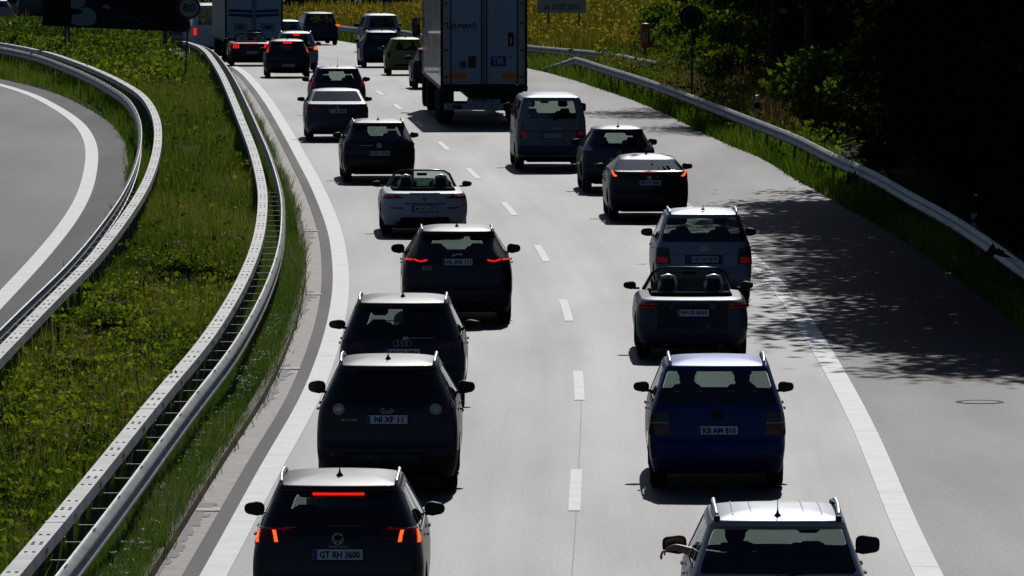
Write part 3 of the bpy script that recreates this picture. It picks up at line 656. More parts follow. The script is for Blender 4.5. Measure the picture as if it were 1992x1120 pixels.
for u in (127, 134): a, b = bx_(u, 55); MB().tube([(a, .1, -1.0), (a, .1, zc)], .05, 8).obj('post', 'post', sg)
a, b = bx_(321, 60); MB().tube([(a, .12, -1.0), (a, .12, zc)], .10, 10).obj('post', 'post', sg)
# speed limit sign
Yp = 265.; xs_, zs_ = px(368, 15, Yp); xb_, _ = px(358, 168, Yp)
sp = empty('speed_sign', (xb_, Yp, T(xb_, Yp)), 0, 'round 80 speed limit sign on a thin leaning grey post', 'road sign')
dx = xs_ - xb_; zz = zs_ - T(xb_, Yp)
MB().lathe([(0, .0), (0, .41), (.02, .42), (.03, .41), (.03, 0)], (dx, 0, zz), 'y', 32).obj('rim', 'sign_red', sp)
MB().lathe([(-.006, 0), (-.006, .325), (-.001, .33)], (dx, 0, zz), 'y', 32).obj('face', 'sign_grey', sp)
text('numerals', '80', .30, 'ink', sp, (dx, -.012, zz), width=.46, bold=.012)
MB().tube([(0, .06, -.2), (dx, .06, zz + .3)], .045, 10).obj('post', 'post', sp)
MB().box((dx * .8, .0, zz - .62), (.16, .12, .28), bev=.02).obj('clamp', 'black', sp)
# white information sign
Yi = 352.; xa, zi0 = px(1045, 25, Yi); xc_, _ = px(1140, 25, Yi); Wi = xc_ - xa; xm = (xa + xc_) / 2; gi = T(xm, Yi)
inf = empty('information_sign', (xm, Yi, gi), 0, 'white roadside notice board dated 23.07.2015 in the flower field', 'road sign')
MB().box((0, 0, zi0 - gi + .8), (Wi, .05, 1.6), bev=.015).obj('board', 'sign_white', inf)
_, zt_ = px(1090, 13, Yi); text('date', 'ab 23.07.2015', .26, 'ink', inf, (.0, -.032, zt_ - gi), width=Wi * .72, bold=.01)
for u, zf in ((1067, 66), (1127, 58)):
    a, _ = px(u, 40, Yi); MB().tube([(a - xm, .06, -.3), (a - xm, .06, zi0 - gi + 1.5)], .05, 8).obj('post', 'post', inf)
    _, zq = px(u, zf, Yi); MB().box((a - xm, 0, max(zq - gi, .1)), (.50, .5, .12), bev=.02).obj('concrete_foot', 'sign_white', inf)
    MB().box((a - xm, 0, max(zq - gi, .1) + .24), (.42, .08, .06)).obj('clamp', 'black', inf)
# emergency telephone post
Ye = 284.; xe, zt_ = px(1255, 45, Ye); ge = T(xe, Ye); hh = zt_ - ge
so = empty('emergency_phone', (xe, Ye, ge), 0, 'orange emergency telephone post with white pictogram on the bank', 'emergency phone')
MB().box((0, 0, hh - .52), (.36, .34, .92), bev=.06).obj('cabinet', 'sos', so)
MB().lathe([(hh - .09, .20), (hh - .03, .19), (hh, .10), (hh + .01, 0)], axis='z', n=16).obj('cap', 'sos', so, True)
MB().box((0, -.175, hh - .52), (.20, .01, .34)).obj('panel', 'sign_white', so)
strokes([[(-.03, hh - .62), (.03, hh - .60), (.04, hh - .44), (.0, hh - .42)]], .03, .006, -.184).obj('pictogram', 'ink', so)
MB().box((0, 0, (hh - .95) / 2), (.15, .15, hh - .9)).obj('post', 'sos', so)
# round sign seen edge-on dark on the right
Yr_ = 234.; xr_, zr_ = px(1345, 33, Yr_); gr_ = T(xr_, Yr_)
rs = empty('round_sign', (xr_, Yr_, gr_), 0, 'dark round traffic sign on a slim pole above the dry grass', 'road sign')
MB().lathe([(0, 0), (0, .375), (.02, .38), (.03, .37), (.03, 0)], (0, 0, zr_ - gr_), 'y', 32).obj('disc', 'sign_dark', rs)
MB().lathe([(-.006, .23), (-.006, .27), (-.001, .27)], (0, 0, zr_ - gr_), 'y', 32).obj('ring', 'post', rs)
MB().tube([(.02, .05, -.2), (.02, .05, zr_ - gr_ + .2)], .038, 10).obj('pole', 'post', rs)
# delineator posts
def delineator(u, vtop, Y, label, base=None):
    x, zt = px(u, vtop, Y); gz_ = T(x, Y) if base is None else base
    r = empty('delineator_post', (x, Y, gz_), random.uniform(-.3, .3), label, 'delineator post', 'delineator posts along the right shoulder')
    h = zt - gz_
    b = MB(); b.add([(-.06, -.05, -.1), (.06, -.05, -.1), (.0, .07, -.1), (-.06, -.05, h - .04), (.06, -.05, h), (0, .07, h)], [(0, 1, 4, 3), (1, 2, 5, 4), (2, 0, 3, 5), (3, 4, 5)])
    b.obj('post', 'white_plastic', r); MB().box((0, -.002, h - .30), (.13, .13, .18)).obj('black_band', 'black', r)
    MB().box((0, -.054, h - .30), (.05, .012, .14)).obj('reflector', 'sign_white', r); return r
delineator(1472, 184, 203, 'white delineator post behind the middle of the right guardrail')
delineator(1896, 377, 150, 'white delineator post in the dark wood edge, nearest the camera')
delineator(1178, 93, 296, 'dark delineator post between the two ends of the right guardrails')
delineator(803, 36, 372, 'small far delineator post beside the white lorry cab')

# ------------------------------------------------------------------ vehicles
def lerp(tab, z):
    if z <= tab[0][0]: return tab[0][1]
    for (a, va), (b, vb_) in zip(tab[:-1], tab[1:]):
        if z <= b: return va + (vb_ - va) * (z - a) / (b - a)
    return tab[-1][1]
class Shell:
    def __init__(s, W, L, H, rear, front, half, bow=.10, rc=.16, crown=.07, zmin=.22):
        s.W, s.L, s.H, s.rear, s.front, s.half, s.bow, s.rc, s.zr, s.zmin = W, L, H, rear, front, half, bow, rc, H - crown, zmin
    def dims(s, z): return lerp(s.half, z) * s.W / 2, lerp(s.rear, z), lerp(s.front, z)
    def warp(s, x, y):
        t = 2 * y / s.L - 1; return x * (1 - (.05 if t < 0 else .09) * abs(t) ** 3.2), y
    def P(s, a, z):
        """surface point at signed arc distance a from the middle of the tail, height z"""
        w, yr, yf = s.dims(z); sg_ = 1 if a >= 0 else -1; a = abs(a); rc = s.rc; e = w - rc; bc = s.bow * (e / w) ** 2
        if a <= e: x, y = a, yr + s.bow * (a / w) ** 2
        elif a <= e + rc * math.pi / 2:
            t = (a - e) / rc; x, y = e + rc * math.sin(t), yr + bc + rc * (1 - math.cos(t))
        else: x, y = w, yr + bc + rc + a - e - rc * math.pi / 2
        x, y = s.warp(x, y); return Vector((sg_ * x, y, z))
    def N(s, a, z):
        d = .01; u = s.P(a + d, z) - s.P(a - d, z); v = s.P(a, z + d) - s.P(a, z - d); return u.cross(v).normalized()
    def ring(s, z, nR, nC, nS, nF):
        w, yr, yf = s.dims(z); rc = min(s.rc, w * .5); e = w - rc; bc = s.bow * (e / w) ** 2; pts = []
        for i in range(nR): f = i / nR * e; pts.append((f, yr + s.bow * (f / w) ** 2))
        for i in range(nC): t = math.pi / 2 * i / nC; pts.append((e + rc * math.sin(t), yr + bc + rc * (1 - math.cos(t))))
        ya = yr + bc + rc; rf = min(rc * 1.3, w * .6); bf = .22; ef = w - rf; bcf = bf * (ef / w) ** 2; yb = yf - bcf - rf
        for i in range(nS): pts.append((w, ya + (yb - ya) * i / nS))
        for i in range(nC): t = math.pi / 2 * i / nC; pts.append((ef + rf * math.cos(t), yb + rf * math.sin(t)))
        for i in range(nF + 1): f = ef * (1 - i / nF); pts.append((f, yf - bf * (f / w) ** 2))
        pts = [s.warp(*p) for p in pts]
        left = [(-x, y) for x, y in pts[1:-1]][::-1]
        return pts + left
nR, nC, nS, nF = 9, 4, 26, 6
def build_body(s, root, color, zs, rw, sw, wind, sidewin, wheels, Rw, lower, glass='glass', rear_glass=None, roadster=False, rwcols=8, domes=None, rwc=1):
    """loft of horizontal slices; windows and wheel arches are openings, panes are objects of their own"""
    zs = sorted(set([round(z, 4) for z in zs])); J = nR + nC + nS + nC + nF; N = 2 * J
    V = []; rings = [s.ring(z, nR, nC, nS, nF) for z in zs]
    for z, rg in zip(zs, rings): V += [Vector((x, y, z)) for x, y in rg]
    nz = len(zs); top = rings[-1]; yc = (min(p[1] for p in top) + max(p[1] for p in top)) / 2; ds = domes or [.975, .92, .82, .68, .5, .3, .12]
    for sc_ in ds: V += [Vector((x * sc_, yc + (y - yc) * sc_, s.H - (s.H - zs[-1]) * sc_ ** 3)) for x, y in top]
    V.append(Vector((0, yc, s.H))); cidx = len(V) - 1
    groups = {'body': [], 'lower': [], 'rear_window': [], 'windscreen': [], 'cut': []}
    for k in range(len(sidewin)): groups['sr%d' % k] = []; groups['sl%d' % k] = []
    def colinfo(j):
        jj = j if j < J else N - 1 - j; side = 'r' if j < J else 'l'
        if jj < nR: return 'rear', jj, side
        if jj < nR + nC: return 'rcorner', jj - nR, side
        if jj < nR + nC + nS: return 'side', jj - nR - nC, side
        if jj < nR + 2 * nC + nS: return 'fcorner', jj - nR - nC - nS, side
        return 'front', jj - nR - 2 * nC - nS, side
    arch = Rw + .065
    for i in range(nz - 1):
        zc = (zs[i] + zs[i + 1]) / 2
        for j in range(N):
            q = (i * N + j, i * N + (j + 1) % N, (i + 1) * N + (j + 1) % N, (i + 1) * N + j); typ, k, side = colinfo(j)
            c = (V[q[0]] + V[q[1]] + V[q[2]] + V[q[3]]) / 4; dst = 'body' if zc > lower else 'lower'
            if rw and rw[0] < zc < rw[1] and ((typ == 'rear' and k < rwcols) or (typ == 'rcorner' and k < rwc and rwcols >= nR)): dst = 'rear_window'
            elif wind and wind[0] < zc < wind[1] and (typ == 'front' or (typ == 'fcorner' and k >= 2)): dst = 'windscreen'
            elif sw and typ == 'side' and sw[0] < zc < sw[1]:
                for n_, (a, b) in enumerate(sidewin):
                    if a <= k < b: dst = ('sr' if side == 'r' else 'sl') + str(n_)
            if typ in ('side', 'rcorner', 'fcorner') and zc < Rw * 2 + .15:
                for wy in wheels:
                    if math.hypot(c.y - wy, c.z - Rw) < arch: dst = 'cut'
            groups[dst].append(q)
    for r_ in range(len(ds)):
        a0 = (nz - 1 + r_) * N; b0 = a0 + N
        for j in range(N):
            q = (a0 + j, a0 + (j + 1) % N, b0 + (j + 1) % N, b0 + j); c = (V[q[0]] + V[q[2]]) / 2
            if roadster and ds[r_] < .80: groups['cut'].append(q)
            else: groups['body'].append(q)
    if not roadster:
        a0 = (nz - 1 + len(ds)) * N
        for j in range(N): groups['body'].append((a0 + j, a0 + (j + 1) % N, cidx))
    # arch rims become round
    cutv = set(v for q in groups['cut'] for v in q); keepv = set(v for n_ in ('body', 'lower') for q in groups[n_] for v in q)
    for v in cutv & keepv:
        p = V[v]
        for wy in wheels:
            d = math.hypot(p.y - wy, p.z - Rw)
            if d < arch * 1.45 and p.z < Rw * 2 + .2 and p.z > zs[0] + .001:
                p.y = wy + (p.y - wy) * arch / d; p.z = max(zs[0], Rw + (p.z - Rw) * arch / d)
    def emit(name, fs, material, parent, inset=0, sub=1):
        if not fs: return None
        idx = {}; vv = []; ff = []
        for q in fs:
            t = []
            for v in q:
                if v not in idx: idx[v] = len(vv); vv.append(V[v].copy())
                t.append(idx[v])
            ff.append(tuple(t))
        if inset:
            cen = Vector((0, yc, .9))
            for p in vv:
                n = Vector((p.x, (p.y - yc) * .55, 0)); n.normalize(); p -= n * inset
        return mesh(name, vv, ff, material, parent, True, sub=sub)
    emit('body', groups['body'], color, root); emit('lower_trim', groups['lower'], 'black', root)
    emit('rear_window', groups['rear_window'], rear_glass or glass, root, .010); emit('windscreen', groups['windscreen'], 'screen', root, .010)
    for k in range(len(sidewin)):
        emit('side_window', groups['sr%d' % k], glass if k else (rear_glass or glass), root, .010); emit('side_window', groups['sl%d' % k], glass if k else (rear_glass or glass), root, .010)
def patch(s, name, quad, material, parent, nu=6, nv=4, o=.010, mirror=0, depth=.03, rnd=.0):
    """a piece lying on the shell; quad = four (a, z) corners, anticlockwise from lower left"""
    (a0, z0), (a1, z1), (a2, z2), (a3, z3) = quad; out = None
    for sg_ in ((1, -1) if mirror else (1,)):
        V = []; F = []
        for j in range(nv + 1):
            v = j / nv
            for i in range(nu + 1):
                u = i / nu
                uu, v_ = u, v
                if rnd:                                # round the outline off
                    cu = 2 * u - 1; cv = 2 * v - 1; k = rnd
                    uu = .5 + .5 * cu * math.sqrt(max(0, 1 - k * cv * cv / 2)); v_ = .5 + .5 * cv * math.sqrt(max(0, 1 - k * cu * cu / 2))
                a = (1 - uu) * ((1 - v_) * a0 + v_ * a3) + uu * ((1 - v_) * a1 + v_ * a2); z = (1 - v_) * ((1 - uu) * z0 + uu * z1) + v_ * ((1 - uu) * z3 + uu * z2)
                V.append(s.P(sg_ * a, z) + s.N(sg_ * a, z) * o)
        n = nu + 1
        for j in range(nv):
            for i in range(nu): F.append((j * n + i, j * n + i + 1, (j + 1) * n + i + 1, (j + 1) * n + i))
        rim = [i for i in range(nu + 1)] + [j * n + nu for j in range(1, nv + 1)] + [nv * n + i for i in range(nu - 1, -1, -1)] + [j * n for j in range(nv - 1, 0, -1)]
        k0 = len(V)
        for r_ in rim: p = V[r_].copy(); p.y += depth; V.append(p)
        for q in range(len(rim)): F.append((rim[q], k0 + q, k0 + (q + 1) % len(rim), rim[(q + 1) % len(rim)]))
        if sg_ < 0: F = [f[::-1] for f in F]
        out = mesh(name, V, F, material, parent, False)
    return out
def seam(s, pts, w=.008, material='ink', name='panel_gap', parent=None, o=.004):
    b = MB()
    for (a0, z0), (a1, z1) in zip(pts[:-1], pts[1:]):
        n = max(1, int(math.hypot(a1 - a0, z1 - z0) / .12))
        for i in range(n):
            t0, t1 = i / n, (i + 1) / n; p = (a0 + (a1 - a0) * t0, z0 + (z1 - z0) * t0); q = (a0 + (a1 - a0) * t1, z0 + (z1 - z0) * t1)
            P0 = s.P(*p) + s.N(*p) * o; P1 = s.P(*q) + s.N(*q) * o; d = (P1 - P0).normalized(); sd_ = d.cross(s.N(*p)).normalized() * w / 2
            b.add([P0 - sd_, P1 - sd_, P1 + sd_, P0 + sd_], [(0, 1, 2, 3)])
    return b.obj(name, material, parent)
def wheel_set(root, s, wheels, Rw, tw=.215, rim='rim', inset=.02):
    for wy in wheels:
        for sg_ in (-1, 1):
            w, _, _ = s.dims(Rw + .1); x, _ = s.warp(w, wy); xc = sg_ * (x - tw / 2 - inset)
            b = MB(); h = tw / 2
            b.lathe([(-h, Rw * .62), (-h * 1.02, Rw * .80), (-h * .92, Rw * .95), (-h * .7, Rw), (h * .7, Rw), (h * .92, Rw * .95), (h * 1.02, Rw * .80), (h, Rw * .62), (-h, Rw * .62)], (0, 0, 0), 'x', 28)
            o = b.obj('wheel', 'tyre', root, True); o.location = (xc, wy, Rw)
            b = MB(); e = sg_ * (h - .02)
            b.lathe([(e, 0), (e, Rw * .12)], n=20); b.lathe([(e, Rw * .56), (e + sg_ * .012, Rw * .63), (-sg_ * h * .6, Rw * .62)], n=20)
            for k in range(5):
                a = k * 2 * math.pi / 5; b.box((e, Rw * .33 * math.cos(a), Rw * .33 * math.sin(a)), (.03, Rw * .54, .055), rot=Matrix.Rotation(a, 3, 'X'))
            b.obj('rim', rim, o)
            # dark liner behind the wheel
            li = MB(); li.lathe([(-h * 1.2, Rw + .05), (h * 1.05, Rw + .055)], n=24)
            l = li.obj('wheel_arch_liner', 'black', root, True); l.location = (xc - sg_ * .02, wy, Rw + .0)
            l.data.polygons.foreach_set('use_smooth', [True] * len(l.data.polygons))
            # keep the upper half only
            bm = bmesh.new(); bm.from_mesh(l.data); bmesh.ops.delete(bm, geom=[f for f in bm.faces if f.calc_center_median().z < -.12], context='FACES'); bm.to_mesh(l.data); bm.free()
def plate(root, s, z, txt, w=.52, tw=None, y=None, x=0, dark=False, blue=True, side_gap=.02):
    p = s.P(x, z) if s else Vector((x, y, z)); yy = (p.y if y is None else y) - .022
    pr = MB().box((x, yy + .012, z), (w + .03, .016, .14), bev=.005).obj('licence_plate', 'black', root)
    MB().box((x, yy, z), (w, .010, .11), bev=.003).obj('plate_face', 'plate', pr)
    if blue: MB().box((x - w / 2 + .024, yy - .004, z), (.044, .006, .105)).obj('euro_band', 'plate_blue', pr)
    text('lettering', txt, .075, 'ink', pr, (x + (.022 if blue else 0), yy - .008, z), width=tw or (w - .1), bold=.030)
    return pr
def side_mirror(root, s, y, z, size=(.22, .16), color='black_paint', out=.025, boxy=False):
    w, _, _ = s.dims(z); x, _ = s.warp(w, y)
    for sg_ in (-1, 1):
        c = (sg_ * (x + out + size[0] / 2), y, z); b = MB()
        V = []; n = 18
        prof = [(-.045, .80), (-.03, .98), (.0, 1.0), (.05, .93), (.09, .7), (.115, .3)]
        for dy, k in prof:
            for i in range(n):
                t = 2 * math.pi * i / n; p_ = 3.4 if boxy else 2.5; ct, st = math.cos(t), math.sin(t)
                rx = size[0] / 2 * k * math.copysign(abs(ct) ** (2 / p_), ct); rz = size[1] / 2 * k * math.copysign(abs(st) ** (2 / p_), st)
                if sg_ * rx > 0: rz *= .86
                V.append((c[0] + rx, c[1] + dy, c[2] + rz))
        F = [(r_ * n + i, r_ * n + (i + 1) % n, (r_ + 1) * n + (i + 1) % n, (r_ + 1) * n + i) for r_ in range(len(prof) - 1) for i in range(n)] + [tuple(range((len(prof) - 1) * n, len(prof) * n))]
        h = mesh('door_mirror', V, F, color, root, True)
        k = len(V) // len(prof); mesh('mirror_glass', [(v[0] * 1, v[1] + .004, v[2]) for v in V[:n]], [tuple(range(n))], 'mirror', h)
        MB().box((sg_ * (x + out / 2 + .01), y + .03, z - size[1] * .36), (out + .08, .05, .035), bev=.01).obj('mirror_arm', 'black', h)
def roofz(s, x, y):
    w, yr, yf = s.dims(s.zr); yc = (yr + yf) / 2; k = min(1, max(abs(x) / w, abs(y - yc) / ((yf - yr) / 2 - .08)))
    return s.H - (s.H - s.zr) * k ** 3
def roof_rails(root, s, y0, y1, x, zb, h=.05, r=.018, material='rail', foot=False):
    w, yr, yf = s.dims(s.zr); x = min(x, w * .93); y1 = min(y1, yf - .22); y0 = max(y0, yr + .06)
    for sg_ in (-1, 1):
        n = 12; pts = []
        for i in range(n + 1):
            t = i / n; y = y0 + (y1 - y0) * t; lift = h * min(1, 3.6 * min(t, 1 - t)) ** .6
            zz = roofz(s, x, y) + lift + r * .3; xx = sg_ * (x + .015 * math.sin(math.pi * t))
            pts.append((xx, y, zz))
        MB().tube(pts, r, 8).obj('roof_rail', material, root, True)
        if foot:
            for p_ in (pts[0], pts[-1]): MB().box((p_[0], p_[1], p_[2]), (.06, .13, .06), bev=.015).obj('rail_foot', 'black', root)
def antenna(root, y, z, fin=True, mast=.0, x=0, lean=.25):
    b = MB()
    if fin:
        b.lathe([(0, .038), (.012, .034), (.03, .016), (.06, .007), (.10, .003)], (x, y, z), 'z', 10)
    if mast: b.tube([(x, y, z), (x, y - mast * lean, z + mast)], [.006, .003], 6); b.lathe([(0, .03), (.02, .025), (.03, .01)], (x, y, z), 'z', 10)
    b.obj('antenna', 'black', root, True)
def seats(root, L, z0, zt, w, fy, ry, rear=True, material='seat'):
    for x in (-w, w):
        s_ = MB().box((x, fy, (z0 + zt) / 2 - .06), (.40, .14, zt - z0 - .2), bev=.05, rot=Matrix.Rotation(-.12, 3, 'X')).obj('seat', material, root)
        MB().box((x, fy - .07, zt + .03), (.25, .09, .17), bev=.04).obj('headrest', material, s_)
    if rear:
        s_ = MB().box((0, ry, (z0 + zt) / 2 - .14), (1.25, .14, zt - z0 - .30), bev=.05).obj('rear_bench', material, root)
        for x in (-w, w): MB().box((x, ry - .02, zt - .14), (.24, .08, .16), bev=.035).obj('headrest', material, s_)
    MB().box((0, fy + .95, z0 + .38), (1.35, .35, .18), bev=.04).obj('dashboard', 'interior', root)
    MB().box((0, fy + .95, zt + .04), (.22, .03, .07), bev=.015).obj('interior_mirror', 'interior', root)
def chassis(root, W, L, z0=.2, z1=.62, y0=.35):
    MB().box((0, L / 2, (z0 + z1) / 2), (W - .56, L - 2 * y0, z1 - z0), bev=.03).obj('chassis', 'black', root)
    MB().box((0, L / 2, .66), (W - .2, L - .5, .03)).obj('floor_pan', 'interior', root)
def twobox(W, H, L, belt, rake, yt, hood=.95, bow=.11, rc=.17, bump=.06, top=.69, cowl=1.2, sp=.10, crown=.07, zw=.16, rb=.0, zmin=.22, lowin=.93):
    """estate, hatchback, SUV, people carrier"""
    zr = H - crown; wt = H - zw
    rear = [(zmin, .13), (.30, .04), (.42, .0), (.60, .005), (.66, bump), (.8, bump + .01), (belt - .08, bump + .04), (belt, bump + .06), (wt, yt - .02), (wt + .015, yt - .01), (wt + .03, yt - sp), (zr, yt - sp + .04)]
    front = [(zmin, L - .12), (.35, L - .02), (.55, L), (.70, L - .04), (hood - .18, L - .16), (hood - .06, L - .45), (belt - .02, L - cowl + .08), (belt + .03, L - cowl), (zr, L - cowl - rake)]
    half = [(zmin, lowin), (.35, .975), (.55, 1.0), (.78, 1.0), (belt - .16, .985), (belt - .02, .955), (belt + .02, .93), (wt, top + .035), (zr, top)]
    s = Shell(W, L, H, rear, front, half, bow, rc, crown, zmin); s.belt = belt; s.wt = wt
    s.zs = [zmin, .27, .33, .40, .48, .56, .60, .66, .72, .78, .85] + list(np.arange(.91, belt - .04, .06)) + [belt - .03, belt + .02] + list(np.linspace(belt + .02, wt, 7)[1:]) + [wt + .016, wt + .03, zr]
    return s
def finish_twobox(root, s, color, wheels, Rw=.33, lower=.34, rwcols=8, glass='glass', rear_glass='glass', rwz=None, mirrors=None, seats_=True, sidewin=((3, 7), (8, 16), (17, 25)), trim='rim', msize=(.22, .16), mcol='black', boxy=False, rw0=0.02, rwc=1):
    rz0 = s.belt + rw0
    build_body(s, root, color, s.zs, (rz0, s.wt), (s.belt + .02, s.wt), (s.belt + .03, s.wt + .03), sidewin, wheels, Rw, lower, glass, rear_glass, rwcols=rwcols, rwc=rwc)
    wheel_set(root, s, wheels, Rw, rim=trim); chassis(root, s.W, s.L)
    my = s.L * .60; side_mirror(root, s, my, s.belt + .07, msize, mcol, boxy=boxy)
    if seats_: seats(root, s.L, .45, s.belt + .30, .36, s.L * .48, s.L * .29)
def third_light(root, s, z, w=.36, material='lens', h=.03):
    p = s.P(0, z); MB().box((0, p.y - .008, z), (w, .03, h), bev=.006).obj('high_brake_light', material, root)
def wiper(root, s, z, l=.36, x0=0., material='black', lift=.05):
    b = MB(); pts = [s.P(x0, z) + Vector((0, -.03, 0))] + [s.P(x0 + l * t, z + lift * t) + Vector((0, -.02, 0)) for t in (.3, .6, 1)]
    b.tube(pts, .010, 6); b.box(pts[0], (.07, .04, .05), bev=.01); b.obj('rear_wiper', material, root)
def handles(root, s, z, ys, material='black'):
    for y in ys:
        w, _, _ = s.dims(z); x, _ = s.warp(w, y)
        for sg_ in (-1, 1): MB().box((sg_ * (x + .022), y, z), (.03, .18, .028), bev=.008).obj('door_handle', material, root)
def exhaust(root, xs_, z=.26, y=.12, r=.035):
    for x in xs_: MB().lathe([(-.10, r), (.08, r), (.08, r * .8), (-.10, r * .8)], (x, y, z), 'y', 14).obj('exhaust_pipe', 'chrome', root, True)
def emblem(root, p, kind, r=.055, material='chrome', name='emblem'):
    x, y, z = p; y -= .018
    if kind == 'vw':
        L = [arc(x, z, r, n=20), [(x - r * .42, z + r * .85), (x, z + r * .12), (x + r * .42, z + r * .85)], [(x - r * .85, z + r * .42), (x - r * .38, z - r * .78), (x, z - r * .02), (x + r * .38, z - r * .78), (x + r * .85, z + r * .42)]]
        return strokes(L, r * .13, .008, y).obj(name, material, root)
    if kind == 'rings': return strokes([arc(x + r * (i - 1.5) * 1.45, z, r, n=16) for i in range(4)], r * .2, .008, y).obj(name, material, root)
    if kind == 'oval':
        o = strokes([arc(x, z, r * .55, rx=2.3, n=22)], r * .14, .008, y).obj(name, material, root); text('script', 'Ford', r * .6, material, o, (x, y - .004, z), width=r * 1.5); return o
    if kind == 'star': return strokes([arc(x, z, r, n=18)] + [[(x, z), (x + r * math.cos(R(a)), z + r * math.sin(R(a)))] for a in (90, 210, 330)], r * .14, .008, y).obj(name, material, root)
    if kind == 'roundel':
        o = MB().lathe([(-.004, 0), (-.004, r), (.006, r)], (x, y, z), 'y', 22).obj(name, 'ink', root); strokes([arc(x, z, r, n=20)], r * .12, .006, y - .005).obj('ring', material, o)
        for a in (0, 180): MB().add([(x, y - .006, z)] + [(x + .58 * r * math.cos(R(a + t)), y - .006, z + .58 * r * math.sin(R(a + t))) for t in (0, 30, 60, 90)], [(4, 3, 2, 1, 0)]).obj('quarter', 'sign_white', o)
        for a in (90, 270): MB().add([(x, y - .006, z)] + [(x + .58 * r * math.cos(R(a + t)), y - .006, z + .58 * r * math.sin(R(a + t))) for t in (0, 30, 60, 90)], [(4, 3, 2, 1, 0)]).obj('quarter', 'plate_blue', o)
        return o
    if kind == 'h': return strokes([[(x - r * .8, z + r * .7), (x + r * .8, z + r * .7), (x + r * .6, z - r * .7), (x - r * .6, z - r * .7), (x - r * .8, z + r * .7)], [(x - r * .4, z + r * .5), (x - r * .28, z - r * .5)], [(x + r * .4, z + r * .5), (x + r * .28, z - r * .5)], [(x - r * .3, z), (x + r * .3, z)]], r * .18, .008, y).obj(name, material, root)
    if kind == 'ring_bar': return strokes([arc(x, z, r, n=18), [(x - r * 1.25, z), (x + r * 1.25, z)]], r * .2, .008, y).obj(name, material, root)
    if kind == 'cat': return strokes([[(x - r * 1.6, z - r * .35), (x - r * .9, z + r * .05), (x, z + r * .2), (x + r * .9, z + r * .35), (x + r * 1.5, z + r * .1)], [(x - r * .8, z), (x - r * 1.1, z - r * .5)], [(x + r * .8, z + r * .3), (x + r * .9, z - r * .2)]], r * .22, .008, y).obj(name, material, root)
    if kind == 'disc': return MB().lathe([(-.004, 0), (-.004, r), (.006, r)], (x, y, z), 'y', 18).obj(name, material, root)
def car_root(name, x, Y, label, cat='car', group='vehicles on the motorway', m=None, c=XL):
    m = slope(c, Y + 2) if m is None else m
    return empty(name, (x, Y, g(Y + 1) + .004), -math.atan(m), label, cat, group)
GRP = 'vehicles on the motorway'

# --- 1 black compact SUV nearest on the left, brakes on
r = car_root('suv', -1.81, 74.8, 'nearest black SUV in the left lane, brake lights glowing, plate GT RH 3600', 'car', GRP, m=.004)
s = twobox(1.84, 1.66, 4.5, 1.07, .95, .40, bow=.10, top=.70)
finish_twobox(r, s, 'black_paint', (.86, 3.55), .35, .40, rwcols=8, rear_glass='glass')
third_light(r, s, s.wt + .005, .54, 'lit'); roof_rails(r, s, .45, 2.75, .60, 1.60, .05, .019); antenna(r, .85, 1.655)
for sg_ in (0,):
    patch(s, 'tail_light', [(.50, 1.045), (1.02, 1.00), (1.03, 1.16), (.40, 1.165)], 'lens_dark', r, mirror=1)
    patch(s, 'tail_light_bar', [(.55, 1.14), (.98, 1.14), (.98, 1.155), (.50, 1.155)], 'lens_glow', r, mirror=1, o=.016)
    patch(s, 'brake_lamp', [(.645, 1.02), (.685, 1.02), (.71, 1.135), (.67, 1.135)], 'lit_core', r, 2, 4, mirror=1, o=.018)
    patch(s, 'brake_lamp', [(.86, 1.01), (.92, 1.01), (.945, 1.135), (.885, 1.135)], 'lit_core', r, 3, 4, mirror=1, o=.018)
    patch(s, 'brake_glow', [(.60, 1.005), (.97, .99), (.99, 1.15), (.62, 1.15)], 'lens', r, mirror=1, o=.013)
emblem(r, s.P(0, 1.06), 'vw', .058); plate(r, s, .90, 'GT RH 3600'); handles(r, s, .98, (1.55, 2.5), 'chrome'); wiper(r, s, s.belt + .0, .36)
text('model_badge', 'TIGUAN', .028, 'chrome', r, tuple(s.P(0, .975) + Vector((0, -.02, 0))), width=.20)
w_, _, _ = s.dims(s.belt + .02)
for sg_ in (-1, 1):
    pts = []
    for i in range(9):
        t = i / 8; y = .75 + 2.55 * t; z = s.belt + .01 if 0 < t < 1 else s.belt + .02; pts.append((sg_ * (s.warp(w_, y)[0] + .008), y, z))
    MB().tube(pts, .011, 6).obj('window_chrome', 'chrome', r)
seam(s, [(-.78, .62), (.78, .62)], .012, 'chrome', 'bumper_strip', r)
patch(s, 'bumper_reflector', [(.55, .48), (.80, .48), (.80, .505), (.55, .505)], 'lens_dark', r, mirror=1)
# --- 2 black SUV with round clear lamps
r = car_root('suv', -1.59, 91.7, 'black SUV with round clear rear lamps and tall roof rails, plate NI XF 11', 'car', GRP, m=.006)
s = twobox(1.85, 1.70, 4.44, 1.12, .95, .38, bow=.12, top=.69, rc=.2)
finish_twobox(r, s, 'black_paint', (.86, 3.52), .35, .55, rear_glass='privacy', mcol='black_paint', msize=(.23, .18))
roof_rails(r, s, .45, 2.7, .60, 1.64, .06, .022); antenna(r, .75, 1.69, True, .13)
patch(s, 'tail_light', [(.56, 1.03), (.98, 1.00), (1.04, 1.20), (.58, 1.17)], 'lens_dark', r, mirror=1, rnd=.7)
for sg_ in (-1, 1):
    p = s.P(sg_ * .64, 1.09); o = MB().lathe([(-.02, 0), (-.028, .03), (-.022, .062), (0, .075)], (p.x, p.y - .02, p.z), 'y', 20).obj('reversing_lamp', 'lens_clear', r, True)
    MB().lathe([(-.032, 0), (-.032, .028)], (p.x, p.y - .02, p.z), 'y', 14).obj('bulb_cover', 'chrome', o)
